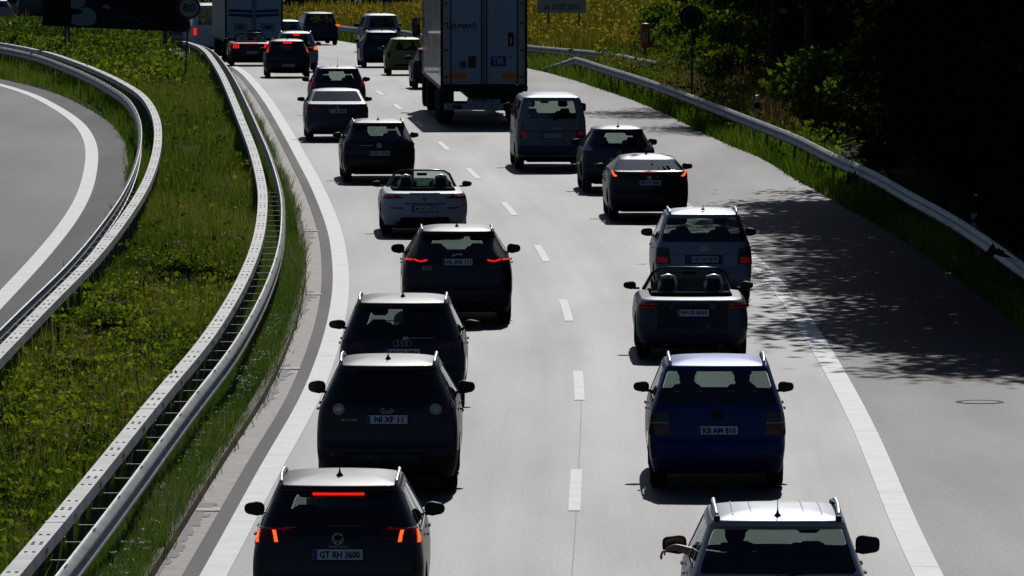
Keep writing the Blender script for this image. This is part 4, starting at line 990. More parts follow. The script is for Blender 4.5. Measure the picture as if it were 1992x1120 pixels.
emblem(r, s.P(0, 1.075), 'oval', .062); plate(r, s, .965, 'NI XF 11', tw=.36); handles(r, s, 1.0, (1.5, 2.45)); wiper(r, s, s.belt - .01, .35)
patch(s, 'skid_plate', [(-.50, .40), (.50, .40), (.42, .52), (-.42, .52)], 'graphite_paint', r, 10, 3, o=.02)
patch(s, 'fog_lamp', [(.55, .50), (.80, .50), (.78, .56), (.57, .56)], 'lens_dark', r, mirror=1, o=.012); exhaust(r, (-.35, .35), .30)
text('model_badge', 'KUGA', .026, 'chrome', r, tuple(s.P(-.5, .955) + Vector((0, -.02, 0))), width=.2)
# --- 3 dark executive SUV
r = car_root('suv', -1.60, 105.0, 'dark SUV with four-ring emblem and bright rear wiper, plate HH CS 2926', 'car', GRP, m=0.0)
s = twobox(1.89, 1.655, 4.65, 1.05, .98, .48, bow=.12, top=.71, rc=.2)
finish_twobox(r, s, 'graphite_paint', (.9, 3.72), .36, .34, rear_glass='glass', mcol='black', msize=(.25, .15))
roof_rails(r, s, .55, 2.9, .64, 1.60, .045, .019); antenna(r, .95, 1.65)
wiper(r, s, s.belt + .04, .42, .05, 'chrome', .0)
patch(s, 'tail_light', [(.55, .93), (1.0, .95), (1.02, 1.12), (.62, 1.12)], 'lens_dark', r, mirror=1); emblem(r, s.P(0, 1.02), 'rings', .042); plate(r, s, .885, 'HH CS 2926')
handles(r, s, .93, (1.6, 2.6), 'chrome')
# --- 4 black crossover with slim lit lamps
r = car_root('suv', -.94, 124.5, 'wide black crossover with slim red light strips and EFD badge, plate HL WE 111', 'car', GRP, m=-.018)
s = twobox(1.95, 1.66, 4.73, 1.10, 1.0, .62, bow=.14, top=.66, rc=.24, cowl=1.3, sp=.16)
finish_twobox(r, s, 'black_paint', (.95, 3.82), .38, .38, rear_glass='glass', mcol='black_paint', msize=(.24, .18))
roof_rails(r, s, .7, 2.8, .62, 1.60, .03, .015); antenna(r, 1.0, 1.65)
patch(s, 'tail_light', [(.50, 1.07), (1.08, 1.08), (1.08, 1.14), (.50, 1.13)], 'lens_dark', r, 10, 2, mirror=1)
for q in ([(.54, 1.105), (.66, 1.085)], [(.66, 1.085), (.78, 1.115)], [(.80, 1.11), (1.06, 1.115)]):
    (a, za), (b, zb_) = q; patch(s, 'light_strip', [(a, za - .012), (b, zb_ - .012), (b, zb_ + .010), (a, za + .010)], 'lit', r, 3, 1, mirror=1, o=.018)
plate(r, s, 1.085, 'HL WE 111'); emblem(r, s.P(0, 1.20), 'cat', .06); text('model_badge', 'EFD', .07, 'chrome', r, tuple(s.P(-.54, .975) + Vector((0, -.02, 0))), width=.15)
patch(s, 'bumper_reflector', [(.6, .46), (.86, .46), (.86, .49), (.6, .49)], 'lens_dark', r, mirror=1); exhaust(r, (-.62, .62), .32, .1, .045); handles(r, s, 1.0, (1.6, 2.6), 'black_paint')
patch(s, 'sill_reflection_panel', [(.9, .40), (1.05, .40), (1.05, .45), (.9, .45)], 'trim', r, mirror=1)
# --- roadsters
def roadster(root, W, L, deck, color, topw, wheels, Rw, sc_y, sc_z, hoops=True, lower=.3, tail=.0, seatmat='seat', soft=True, bow=.16):
    belt = deck - .06; zmin = .18
    rear = [(zmin, .18), (.30, .06), (.45, .0), (.60, .0), (.72, .03), (belt - .06, .02), (belt, .10)]
    front = [(zmin, L - .15), (.35, L - .02), (.55, L), (.66, L - .10), (.76, L - .5), (belt - .03, L - 1.0), (belt, L - 1.2)]
    half = [(zmin, .9), (.35, .97), (.5, 1.0), (.66, 1.0), (belt - .08, .97), (belt, .90)]
    s = Shell(W, L, deck, rear, front, half, bow, .26, .06, zmin); s.belt = belt; s.wt = belt
    zs = [zmin, .25, .32, .39, .46, .53, .60, .66, .72, .76] + list(np.arange(.80, belt - .02, .045)) + [belt]
    build_body(s, root, color, zs, None, None, None, (), wheels, Rw, lower, roadster=True, domes=[.985, .95, .89, .81, .72])
    wheel_set(root, s, wheels, Rw); chassis(root, W, L, .17, .55)
    MB().box((0, 1.9, .60), (1.3, 1.6, .04)).obj('floor_pan', 'interior', root)
    MB().box((0, L * .62, deck - .10), (1.4, .4, .14), bev=.04).obj('dashboard', 'interior', root)
    if soft: # folded roof lid / tonneau strip behind the seats
        MB().box((0, 1.12, deck - .005), (topw * 2 + .10, .42, .035), bev=.02).obj('tonneau', 'soft_top', root)
    yb = sc_y; zt = sc_z; xb, xt = topw + .13, topw - .06
    pts = [(-xb, yb, deck - .05), (-xt - .05, yb - .38, zt - .09), (-xt + .06, yb - .48, zt - .02), (-.3, yb - .53, zt), (.3, yb - .53, zt), (xt - .06, yb - .48, zt - .02), (xt + .05, yb - .38, zt - .09), (xb, yb, deck - .05)]
    MB().tube(pts, [.034, .026, .020, .019, .019, .020, .026, .034], 8).obj('windscreen_frame', 'trim', root, True)
    mesh('windscreen', [(p[0] * .98, p[1] + .01, p[2]) for p in pts], [tuple(range(8))], 'screen', root)
    MB().box((0, yb - .45, zt - .09), (.22, .03, .06), bev=.015).obj('interior_mirror', 'black', root)
    for x in (-.37, .37):
        st = MB().box((x, 1.62, deck - .12), (.48, .16, .55), bev=.06, rot=Matrix.Rotation(-.15, 3, 'X')).obj('seat', seatmat, root)
        MB().box((x, 1.52, deck + .16), (.24, .09, .18), bev=.04).obj('headrest', seatmat, st)
        if hoops:
            MB().tube([(x - .15, 1.28, deck - .05), (x - .135, 1.28, deck + .15), (x - .10, 1.28, deck + .24), (x, 1.28, deck + .265), (x + .10, 1.28, deck + .24), (x + .135, 1.28, deck + .15), (x + .15, 1.28, deck - .05)], .028, 8).obj('roll_hoop', 'rail', root, True)
            MB().box((x, 1.30, deck + .08), (.20, .05, .28), bev=.03).obj('hoop_pad', 'black', root)
    if hoops: MB().box((0, 1.30, deck + .10), (.46, .006, .22)).obj('wind_deflector', 'glass', root)
    side_mirror(root, s, yb - .15, deck + .02, (.21, .14), 'black', out=.03)
    return s
# --- 5 white roadster
r = car_root('roadster', -1.84, 152.7, 'white open two-seat roadster in the left lane, roof down, plate M AC 6377', 'car', GRP)
s = roadster(r, 1.87, 4.32, .98, 'white_paint', .60, (.86, 3.33), .34, 2.85, 1.31, lower=.27)
patch(s, 'tail_light', [(.42, .815), (.98, .80), (.98, .90), (.62, .875)], 'lens_dark', r, 8, 3, mirror=1, rnd=.3); patch(s, 'light_strip', [(.66, .845), (.96, .835), (.96, .865), (.66, .86)], 'lens_glow', r, mirror=1, o=.016)
emblem(r, s.P(0, .80), 'roundel', .042); plate(r, s, .60, 'M AC 6377'); seam(s, [(-.45, .70), (.45, .70)], .022, 'ink', 'panel_gap', r)
patch(s, 'vent_slot', [(.50, .595), (.74, .60), (.74, .622), (.50, .618)], 'ink', r, mirror=1); patch(s, 'diffuser', [(-.62, .20), (.62, .20), (.52, .42), (-.52, .42)], 'black', r, 12, 3, o=.014)
patch(s, 'high_brake_light', [(-.33, .905), (.33, .905), (.33, .918), (-.33, .918)], 'lens_dark', r, 8, 1, o=.016)
exhaust(r, (-.6, .6), .28, .1, .045)
# --- 6 dark estate
r = car_root('estate_car', -3.25, 177.2, 'black estate car in the left lane with roof rails, plate S SC 1973', 'car', GRP)
s = twobox(1.83, 1.53, 4.75, 1.0, .95, .62, bow=.10, top=.70, rc=.16, sp=.13)
finish_twobox(r, s, 'black_paint', (.95, 3.75), .33, .3, rear_glass='glass', mcol='black_paint', msize=(.22, .15)); roof_rails(r, s, .6, 3.0, .60, 1.47, .035, .016); antenna(r, .95, 1.52)
patch(s, 'tail_light', [(.52, .90), (1.0, .89), (1.0, 1.0), (.60, 1.0)], 'lens', r, mirror=1); emblem(r, s.P(0, .92), 'vw', .058); plate(r, s, .73, 'S SC 1973'); handles(r, s, .9, (1.5, 2.5), 'black_paint')
seam(s, [(-.5, .92), (-.15, .92)], .01, 'chrome', 'chrome_strip', r)
# --- 7 silver-white saloon
r = car_root('saloon_car', -4.92, 203.9, 'grey saloon car with a sunlit boot lid in the left lane', 'car', GRP)
def saloon(W, H, L, deck, boot=.55, wy=1.35):
    zr = H - .05; zmin = .2; wt = H - .07
    rear = [(zmin, .14), (.32, .03), (.45, 0), (.62, .0), (.7, .05), (deck - .06, .05), (deck, .04), (deck + .02, .10), (deck + .045, boot), (deck + .06, boot + .08), (wt, wy), (zr, wy + .15)]
    front = [(zmin, L - .12), (.35, L - .02), (.55, L), (.68, L - .06), (.80, L - .4), (deck + .02, L - 1.25), (deck + .06, L - 1.35), (zr, L - 2.2)]
    half = [(zmin, .93), (.35, .975), (.55, 1.0), (.75, 1.0), (deck - .08, .98), (deck + .03, .93), (deck + .06, .90), (wt, .74), (zr, .70)]
    s = Shell(W, L, H, rear, front, half, .12, .14, .05, zmin); s.belt = deck + .04; s.wt = wt
    s.zs = [zmin, .27, .33, .40, .48, .56, .62, .70, .78, .85, .91, deck - .05, deck, deck + .012, deck + .022, deck + .034, deck + .045, deck + .06] + list(np.linspace(deck + .06, wt, 7)[1:]) + [zr]
    return s
s = saloon(1.82, 1.45, 4.7, 1.05)
build_body(s, r, 'grey_paint', s.zs, (s.belt + .02, s.wt), (s.belt + .02, s.wt), (s.belt + .02, s.wt), ((2, 4), (5, 14), (15, 25)), (.98, 3.78), .32, .27, 'glass', 'privacy', rwcols=9)
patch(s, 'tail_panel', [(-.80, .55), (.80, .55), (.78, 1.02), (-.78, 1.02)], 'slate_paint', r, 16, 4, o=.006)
wheel_set(r, s, (.98, 3.78), .32); chassis(r, 1.82, 4.7); side_mirror(r, s, 2.95, 1.10, (.22, .14), 'black'); seats(r, 4.7, .45, 1.25, .36, 2.4, 1.55)
patch(s, 'tail_light', [(.60, .80), (1.0, .80), (1.0, .96), (.66, .96)], 'lens', r, mirror=1); plate(r, s, .86, 'F LR 842'); emblem(r, s.P(0, .97), 'star', .045)
exhaust(r, (-.5, .5), .27)
# --- 8 small dark SUV/hatchback behind the saloon
r = car_root('hatchback', -5.43, 226.0, 'dark hatchback with tall red side lamps and roof aerial, ahead of the grey saloon', 'car', GRP)
s = twobox(1.80, 1.56, 4.2, 1.02, .9, .40, top=.72, rc=.2)
finish_twobox(r, s, 'slate_paint', (.8, 3.35), .32, .3, rear_glass='screen', mcol='black', msize=(.24, .16)); antenna(r, .7, 1.55, False, .32); roof_rails(r, s, .5, 2.5, .61, 1.50, .03, .018)
patch(s, 'tail_light', [(.72, .92), (.98, .92), (.96, 1.10), (.76, 1.14)], 'lens_glow', r, mirror=1); plate(r, s, .80, 'HH LT 25')
# --- 9 dark car, brakes on
r = car_root('hatchback', -8.69, 280.5, 'black hatchback with three brake lights on, just right of the open-top car', 'car', GRP)
s = twobox(1.82, 1.50, 4.3, .98, .9, .42, top=.70, rc=.2)
finish_twobox(r, s, 'black_paint', (.85, 3.4), .33, .3, rear_glass='screen', mcol='black'); third_light(r, s, 1.37, .34, 'lit', .06); antenna(r, .8, 1.5, False, .2)
patch(s, 'brake_lamp', [(.76, 1.00), (.90, 1.00), (.88, 1.22), (.80, 1.22)], 'lit', r, 3, 4, mirror=1, rnd=.5); plate(r, s, .50, 'HH RU 71')
# --- 10 silver crossover
r = car_root('crossover', -8.72, 293.0, 'silver crossover with one high brake light, ahead of the black braking hatchback', 'car', GRP)
s = twobox(1.84, 1.66, 4.3, 1.05, .9, .42, top=.68, rc=.2)
finish_twobox(r, s, 'silver_paint', (.85, 3.4), .35, .42, rear_glass='privacy', mcol='black'); third_light(r, s, 1.53, .26, 'lit', .06); roof_rails(r, s, .5, 2.6, .61, 1.61, .05, .02, 'rail')
patch(s, 'brake_lamp', [(.72, .93), (.94, .92), (.92, 1.06), (.74, 1.06)], 'lit_core', r, mirror=1, rnd=.4); plate(r, s, .8, 'HH MK 404')
# --- 11 dark convertible, triple lamps
r = car_root('convertible', -11.1, 308.9, 'dark four-seat convertible with triple red lamps at the far left edge', 'car', GRP, m=-.075)
s = roadster(r, 1.92, 4.78, 1.05, 'graphite_paint', .62, (1.05, 3.78), .35, 3.0, 1.38, hoops=False, seatmat='seat_pale')
for a in (.56, .66, .76): patch(s, 'brake_lamp', [(a, .78), (a + .07, .78), (a + .07, .95), (a, .95)], 'lit', r, 2, 3, mirror=1, o=.014)
patch(s, 'high_brake_light', [(-.28, .955), (.28, .955), (.28, .99), (-.28, .99)], 'lit', r, 8, 1, o=.014); plate(r, s, .60, 'HH GT 65')
# --- far: pink-white roof car, big dark SUV with indicator
r = car_root('hatchback', -11.2, 362.0, 'small pale-roofed car half hidden behind the left box lorry', 'car', GRP, m=-.09)
s = twobox(1.75, 1.47, 4.1, .98, .9, .42); finish_twobox(r, s, 'silver_paint', (.8, 3.3), .32, .3, mcol='black'); patch(s, 'tail_light', [(.6, .85), (.95, .85), (.95, .98), (.62, .98)], 'lens', r, mirror=1)
r = car_root('suv', -9.95, 378.0, 'large dark SUV far ahead with its right indicator glowing orange', 'car', GRP, m=-.16)
s = twobox(1.95, 1.72, 4.75, 1.08, 1.0, .5, top=.73); finish_twobox(r, s, 'navy_paint', (.9, 3.8), .37, .4, rear_glass='glass', mcol='black')
patch(s, 'tail_light', [(.66, .98), (1.0, .97), (1.0, 1.10), (.70, 1.12)], 'lens_dark', r, mirror=1); p = s.P(.9, 1.04); MB().box((p.x, p.y - .02, p.z), (.28, .06, .10), bev=.02).obj('indicator', 'lit_amber', r); roof_rails(r, s, .6, 2.9, .66, 1.66, .03, .018)
# --- far vans and cars at upper left
def van(root, W, H, L, color, belt, rear_top=.10, wheels=(.95, 3.85), Rw=.33, glass='glass', rg='glass', rwcols=8, lower=.34, wz=.20, mcol='black', msz=(.2, .26), topw=.80, rc=.14):
    zr = H - .08; zmin = .28; wt = H - wz
    rear = [(zmin, .10), (.36, .02), (.48, 0), (.62, 0), (.68, .05), (belt, .06), (wt, rear_top + .06), (zr, rear_top + .12)]
    front = [(zmin, L - .1), (.4, L), (.7, L - .02), (.95, L - .15), (belt - .02, L - .55), (belt + .02, L - .65), (zr, L - 1.45)]
    half = [(zmin, .96), (.4, 1.0), (.9, 1.0), (belt, .975), (wt, topw + .05), (zr, topw)]
    s = Shell(W, L, H, rear, front, half, .05, rc, .08, zmin); s.belt = belt; s.wt = wt
    s.zs = [zmin, .34, .42, .50, .58, .64, .70, .78, .86, .94, 1.02] + list(np.arange(1.10, belt - .05, .08)) + [belt, belt + .02] + list(np.linspace(belt + .02, wt, 7)[1:]) + [wt + .05, zr]
    build_body(s, root, color, s.zs, (belt + .02, wt), (belt + .02, wt), (belt + .02, wt + .05), ((2, 9), (10, 17), (18, 25)), wheels, Rw, lower, glass, rg, rwcols=rwcols)
    wheel_set(root, s, wheels, Rw); chassis(root, W, L); side_mirror(root, s, L - 1.0, belt + .18, msz, mcol, out=.04, boxy=True)
    seats(root, L, .6, belt + .28, .42, L - 1.9, L * .40)
    return s
r = car_root('delivery_van', -14.3, 346.0, 'pale van with one red lamp beside the left box lorry', 'van', GRP, m=-.15)
s = van(r, 2.0, 2.4, 5.2, 'white_paint', 1.35); patch(s, 'tail_light', [(.80, .9), (.95, .9), (.95, 1.25), (.80, 1.25)], 'lit', r, mirror=1)
r = car_root('estate_car', -16.6, 352.0, 'low grey car glimpsed under the dark billboard with a red lamp', 'car', GRP, m=-.2)
s = twobox(1.8, 1.45, 4.6, .95, .9, .5); finish_twobox(r, s, 'grey_paint', (.9, 3.6), .32, .3, mcol='black'); patch(s, 'brake_lamp', [(.72, .8), (.88, .8), (.88, .98), (.72, .98)], 'lit', r, mirror=1)
xv, _ = px(62, 10, 520.)
r = car_root('delivery_van', xv, 520.0, 'blue van with a white roof at the top left corner', 'van', GRP, m=-.3)
s = van(r, 1.95, 2.0, 4.9, 'navy_paint', 1.1)
xv, _ = px(2, 10, 506.)
r = car_root('estate_car', xv, 506.0, 'grey car at the far top left corner, left of the blue van', 'car', GRP, m=-.3)
s = twobox(1.8, 1.5, 4.6, .98, .9, .5); finish_twobox(r, s, 'silver_paint', (.9, 3.6), .32, .3, mcol='black')
# --- right lane far group
r = car_root('suv', -6.27, 350.0, 'large white SUV far ahead in the right lane, near the flower field', 'car', GRP, m=-.10)
s = twobox(1.95, 1.88, 4.8, 1.2, 1.0, .35, top=.76, rc=.15); finish_twobox(r, s, 'silverwhite_paint', (.95, 3.8), .39, .45, rear_glass='privacy', mcol='black', msize=(.24, .2), boxy=True)
patch(s, 'tail_light', [(.68, 1.05), (.98, 1.05), (.98, 1.2), (.66, 1.2)], 'lens', r, mirror=1); antenna(r, .9, 1.88)
r = car_root('estate_car', -5.43, 305.0, 'dark estate car between the white SUV and the small yellow car', 'car', GRP, m=-.085)
s = twobox(1.80, 1.56, 4.5, 1.02, .9, .45, top=.72); finish_twobox(r, s, 'navy_paint', (.9, 3.6), .33, .3, mcol='black'); roof_rails(r, s, .5, 2.8, .62, 1.50, .04, .02); plate(r, s, .82, 'B NA 73'); antenna(r, .9, 1.55)
patch(s, 'tail_light', [(.70, .85), (.96, .85), (.96, 1.05), (.74, 1.05)], 'lens_dark', r, mirror=1)
r = car_root('city_car', -4.18, 286.3, 'small rounded yellow city car in the right lane', 'car', GRP)
s = twobox(1.64, 1.50, 3.57, .98, .75, .34, top=.70, rc=.26, bow=.16, cowl=.9); finish_twobox(r, s, 'yellow_paint', (.62, 2.92), .30, .30, mcol='yellow_paint', sidewin=((3, 12), (13, 24)), msize=(.18, .14))
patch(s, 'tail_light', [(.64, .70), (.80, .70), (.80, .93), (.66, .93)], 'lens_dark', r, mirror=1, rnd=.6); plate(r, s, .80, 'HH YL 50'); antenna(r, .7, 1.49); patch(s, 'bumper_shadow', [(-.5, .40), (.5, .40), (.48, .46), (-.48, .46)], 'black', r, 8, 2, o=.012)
r = car_root('hatchback', -2.70, 260.0, 'dark blue car mostly hidden by the left side of the big white lorry', 'car', GRP)
s = twobox(1.80, 1.50, 4.3, 1.0, .9, .7, top=.68, rc=.24, bow=.16); finish_twobox(r, s, 'navy_paint', (.85, 3.4), .33, .3, mcol='black'); patch(s, 'tail_light', [(.62, .82), (.98, .82), (.98, .96), (.66, .96)], 'lens', r, mirror=1)
exec_ = None
# --- R1 silver SUV nearest right, arm out of the window
r = car_root('suv', 2.62, 70.7, 'nearest silver SUV with ribbed roof and an arm out of the window', 'car', GRP, m=.006)
R1 = r
s = twobox(1.83, 1.68, 4.45, 1.08, .95, .36, top=.73, rc=.15, bow=.07)
finish_twobox(r, s, 'silverwhite_paint', (.86, 3.5), .36, .42, rear_glass='glass', mcol='black', msize=(.25, .20), boxy=True, rwcols=9, rwc=2)
roof_rails(r, s, .42, 2.3, .60, 1.62, .07, .022, 'rail', foot=True); antenna(r, .50, 1.64, True, .30, 0, .1); wiper(r, s, s.belt - .01, .3, 0)
for x in (-.44, -.26, .26, .44, 0):
    if x: MB().tube([(x, y, roofz(s, x, y) - .004) for y in np.linspace(.52, 1.95, 9)], .008, 6).obj('roof_rib', 'silverwhite_paint', r, True)
patch(s, 'tail_light', [(.58, .84), (1.0, .82), (1.0, 1.05), (.64, 1.05)], 'lens', r, mirror=1); handles(r, s, .98, (1.55, 2.5), 'chrome')
# --- R2 blue people carrier
r = car_root('people_carrier', 2.63, 92.3, 'metallic blue people carrier with chrome roof rails, plate KB AM 810', 'car', GRP, m=.008)
R2 = r
s = twobox(1.80, 1.66, 4.4, 1.08, .95, .30, top=.74, rc=.15, bow=.08, sp=.04, zw=.14)
finish_twobox(r, s, 'blue_paint', (.82, 3.5), .33, .26, rear_glass='glass', glass='glass', mcol='black', msize=(.21, .15), rwcols=9, rwc=2)
roof_rails(r, s, .40, 2.6, .60, 1.61, .06, .020, 'rail'); third_light(r, s, s.wt + .0, .0001)
patch(s, 'tail_light', [(.63, .72), (.97, .71), (.96, 1.0), (.66, 1.0)], 'lens_dark', r, mirror=1); patch(s, 'amber_lens', [(.66, .74), (.94, .74), (.94, .84), (.66, .84)], 'lens', r, mirror=1, o=.014)
patch(s, 'clear_lens', [(.65, .865), (.93, .86), (.93, .872), (.65, .877)], 'lens_clear', r, mirror=1, o=.015)
MB().box((0, s.P(0, .98).y - .01, .97), (.14, .02, .12), bev=.01).obj('tailgate_handle', 'black', r); plate(r, s, .78, 'KB AM 810'); handles(r, s, .96, (1.5, 2.45), 'chrome')
patch(s, 'bumper_reflector', [(.50, .40), (.80, .40), (.80, .425), (.50, .425)], 'lens', r, mirror=1); seam(s, [(-.68, .56), (.68, .56)], .012, 'ink', 'panel_gap', r)
# --- R3 two-seat roadster, silver deck
r = car_root('roadster', 2.90, 115.9, 'silver-grey open roadster with twin roll hoops in the right lane, plate HH JS 4530', 'car', GRP, m=-.002)
s = roadster(r, 1.84, 4.19, 1.03, 'grey_paint', .60, (.82, 3.33), .345, 2.85, 1.36, lower=.26)
patch(s, 'tail_light', [(.50, .835), (.99, .82), (.99, .905), (.60, .91)], 'lens_dark', r, 8, 3, mirror=1)
for q in ([(.62, .84), (.96, .83), (.96, .843), (.62, .853)], [(.66, .87), (.68, .87), (.68, .90), (.66, .90)], [(.80, .86), (.82, .86), (.84, .90), (.82, .90)], [(.60, .895), (.96, .885), (.96, .895), (.60, .905)]): patch(s, 'light_strip', q, 'lens_glow', r, 4, 1, mirror=1, o=.015)
plate(r, s, .765, 'HH JS 4530'); exhaust(r, (-.45, .45), .27, .08, .045); seam(s, [(-.5, .93), (-.7, .80)], .006, 'ink', 'panel_gap', r)
patch(s, 'tail_panel', [(-.60, .50), (.60, .50), (.58, .90), (-.58, .90)], 'graphite_paint', r, 12, 4, o=.004)
# --- R4 silver people carrier
r = car_root('people_carrier', 3.47, 130.5, 'silver people carrier with red lamp clusters in the right lane, plate HH VX 3919', 'car', GRP, m=-.012)
s = twobox(1.80, 1.66, 4.4, 1.08, .95, .30, top=.74, rc=.15, bow=.08, sp=.04, zw=.14)
finish_twobox(r, s, 'silver_paint', (.82, 3.5), .33, .26, rear_glass='glass', mcol='black', msize=(.22, .16), rwcols=9, rwc=2)
roof_rails(r, s, .40, 2.4, .60, 1.61, .05, .018, 'rail'); antenna(r, .6, 1.655)
patch(s, 'tail_light', [(.62, .70), (.95, .70), (.93, 1.0), (.66, 1.0)], 'trim', r, mirror=1)
patch(s, 'lamp_lens', [(.68, .72), (.88, .72), (.88, .83), (.68, .83)], 'lens_glow', r, mirror=1, o=.016, rnd=.6); patch(s, 'lamp_lens', [(.69, .90), (.88, .90), (.87, .98), (.70, .98)], 'lens', r, mirror=1, o=.016, rnd=.6)
emblem(r, s.P(0, .985), 'vw', .06); plate(r, s, .79, 'HH VX 3919'); patch(s, 'plate_recess', [(-.36, .70), (.36, .70), (.36, .87), (-.36, .87)], 'navy_paint', r, 8, 2, o=.005); seam(s, [(-.62, .88), (-.38, .88)], .008, 'ink', 'panel_gap', r); seam(s, [(.38, .88), (.62, .88)], .008, 'ink', 'panel_gap', r)
handles(r, s, .94, (1.5, 2.4), 'silver_paint'); seam(s, [(-.7, .56), (.7, .56)], .012, 'ink', 'panel_gap', r)
# --- R5 black liftback
r = car_root('liftback', 3.02, 158.9, 'black liftback with split spoiler and lit curved tail lamps, plate HH PT 4443', 'car', GRP, m=-.03)
s = twobox(1.80, 1.43, 4.5, 1.08, .9, 1.45, top=.66, rc=.2, bow=.13, bump=.04, sp=.0, zw=.09, crown=.06)
s.rear = [(.22, .13), (.30, .04), (.42, 0), (.62, .0), (.68, .05), (.9, .06), (1.06, .05), (1.09, .045), (1.11, .10), (1.30, .80), (1.37, 1.15)]; s.belt = 1.08
s.zs = [.22, .27, .33, .40, .48, .56, .62, .66, .72, .78, .85, .92, .98, 1.03, 1.06, 1.09, 1.10, 1.12, 1.16, 1.20, 1.24, 1.28, 1.31, 1.33, 1.37]; s.wt = 1.33
build_body(s, r, 'black_paint', s.zs, (1.12, 1.33), (1.10, 1.33), (1.10, 1.34), ((4, 8), (9, 15), (16, 25)), (.95, 3.6), .33, .30, 'glass', 'privacy', rwcols=9, rwc=3)
wheel_set(r, s, (.95, 3.6), .33); chassis(r, 1.8, 4.5); side_mirror(r, s, 2.8, 1.10, (.24, .15), 'black_paint'); seats(r, 4.5, .45, 1.2, .36, 2.2, 1.4)
patch(s, 'tail_light', [(.66, .98), (.98, 1.0), (.98, 1.12), (.78, 1.10)], 'lens_dark', r, mirror=1); patch(s, 'brake_lamp', [(.72, 1.0), (.80, .99), (.90, 1.10), (.86, 1.11)], 'lit_core', r, 2, 4, mirror=1, o=.02)
for i in range(7): MB().box((-.14 + i * .047, s.P(0, 1.095).y - .012, 1.10), (.030, .02, .025)).obj('high_brake_light', 'lit', r)
emblem(r, s.P(0, .96), 'h', .05); plate(r, s, .855, 'HH PT 4443'); antenna(r, 1.5, 1.42); handles(r, s, .92, (1.55, 2.45), 'chrome'); exhaust(r, (0,), .28)
# --- R6 crossover with bulging lamps
r = car_root('crossover', 2.55, 172.0, 'grey-blue crossover with tall aerial beside the silver van', 'car', GRP, m=-.035)
s = twobox(1.77, 1.58, 4.13, 1.05, .9, .42, top=.67, rc=.28, bow=.18)
finish_twobox(r, s, 'juke_paint', (.78, 3.3), .345, .45, rear_glass='screen', mcol='black', msize=(.22, .17), boxy=True, rwcols=8); antenna(r, .62, 1.56, True, .35)
patch(s, 'tail_light', [(.62, .93), (.98, .93), (.98, 1.03), (.74, 1.10)], 'lens', r, mirror=1, rnd=.3, o=.03); patch(s, 'lamp_cap', [(.62, 1.0), (.98, 1.0), (.90, 1.16), (.80, 1.18)], 'lens_clear', r, mirror=1, o=.035); wiper(r, s, s.belt + .04, .35, .05)
plate(r, s, .78, 'HH NK 318'); emblem(r, s.P(0, .95), 'ring_bar', .045); handles(r, s, .95, (2.4,), 'juke_paint')
# --- R7 silver van
r = car_root('passenger_van', 1.02, 184.3, 'boxy silver passenger van directly behind the big lorry', 'van', GRP, m=-.045)
s = van(r, 1.84, 1.94, 4.8, 'van_paint', 1.30, .06, (.98, 3.9), .32, 'glass', 'screen', wz=.17, topw=.80, lower=.36)
patch(s, 'tail_light', [(.66, .82), (.86, .82), (.86, 1.02), (.66, 1.02)], 'lens_dark', r, mirror=1); patch(s, 'lamp_lens', [(.70, .90), (.84, .90), (.84, 1.0), (.70, 1.0)], 'lens_glow', r, mirror=1, o=.014)
plate(r, s, .885, 'RUG 3774'); seam(s, [(-.66, 1.0), (.66, 1.0)], .014, 'ink', 'panel_gap', r); text('model_badge', 'Caravelle', .05, 'rail', r, tuple(s.P(.1, 1.08) + Vector((0, -.01, 0))), width=.30)
patch(s, 'rear_bumper', [(-.88, .42), (.88, .42), (.88, .62), (-.88, .62)], 'slate_paint', r, 12, 3, o=.03); wiper(r, s, s.belt + .0, .3, .05); seam(s, [(-.78, .66), (-.78, 1.3)], .012, 'ink', 'panel_gap', r); seam(s, [(.78, .66), (.78, 1.3)], .012, 'ink', 'panel_gap', r)
patch(s, 'window_sticker', [(-.62, 1.66), (-.54, 1.66), (-.54, 1.74), (-.62, 1.74)], 'sign_white', r, 1, 1, o=.004); patch(s, 'window_sticker', [(-.64, 1.36), (-.58, 1.36), (-.58, 1.42), (-.64, 1.42)], 'sign_white', r, 1, 1, o=.004)

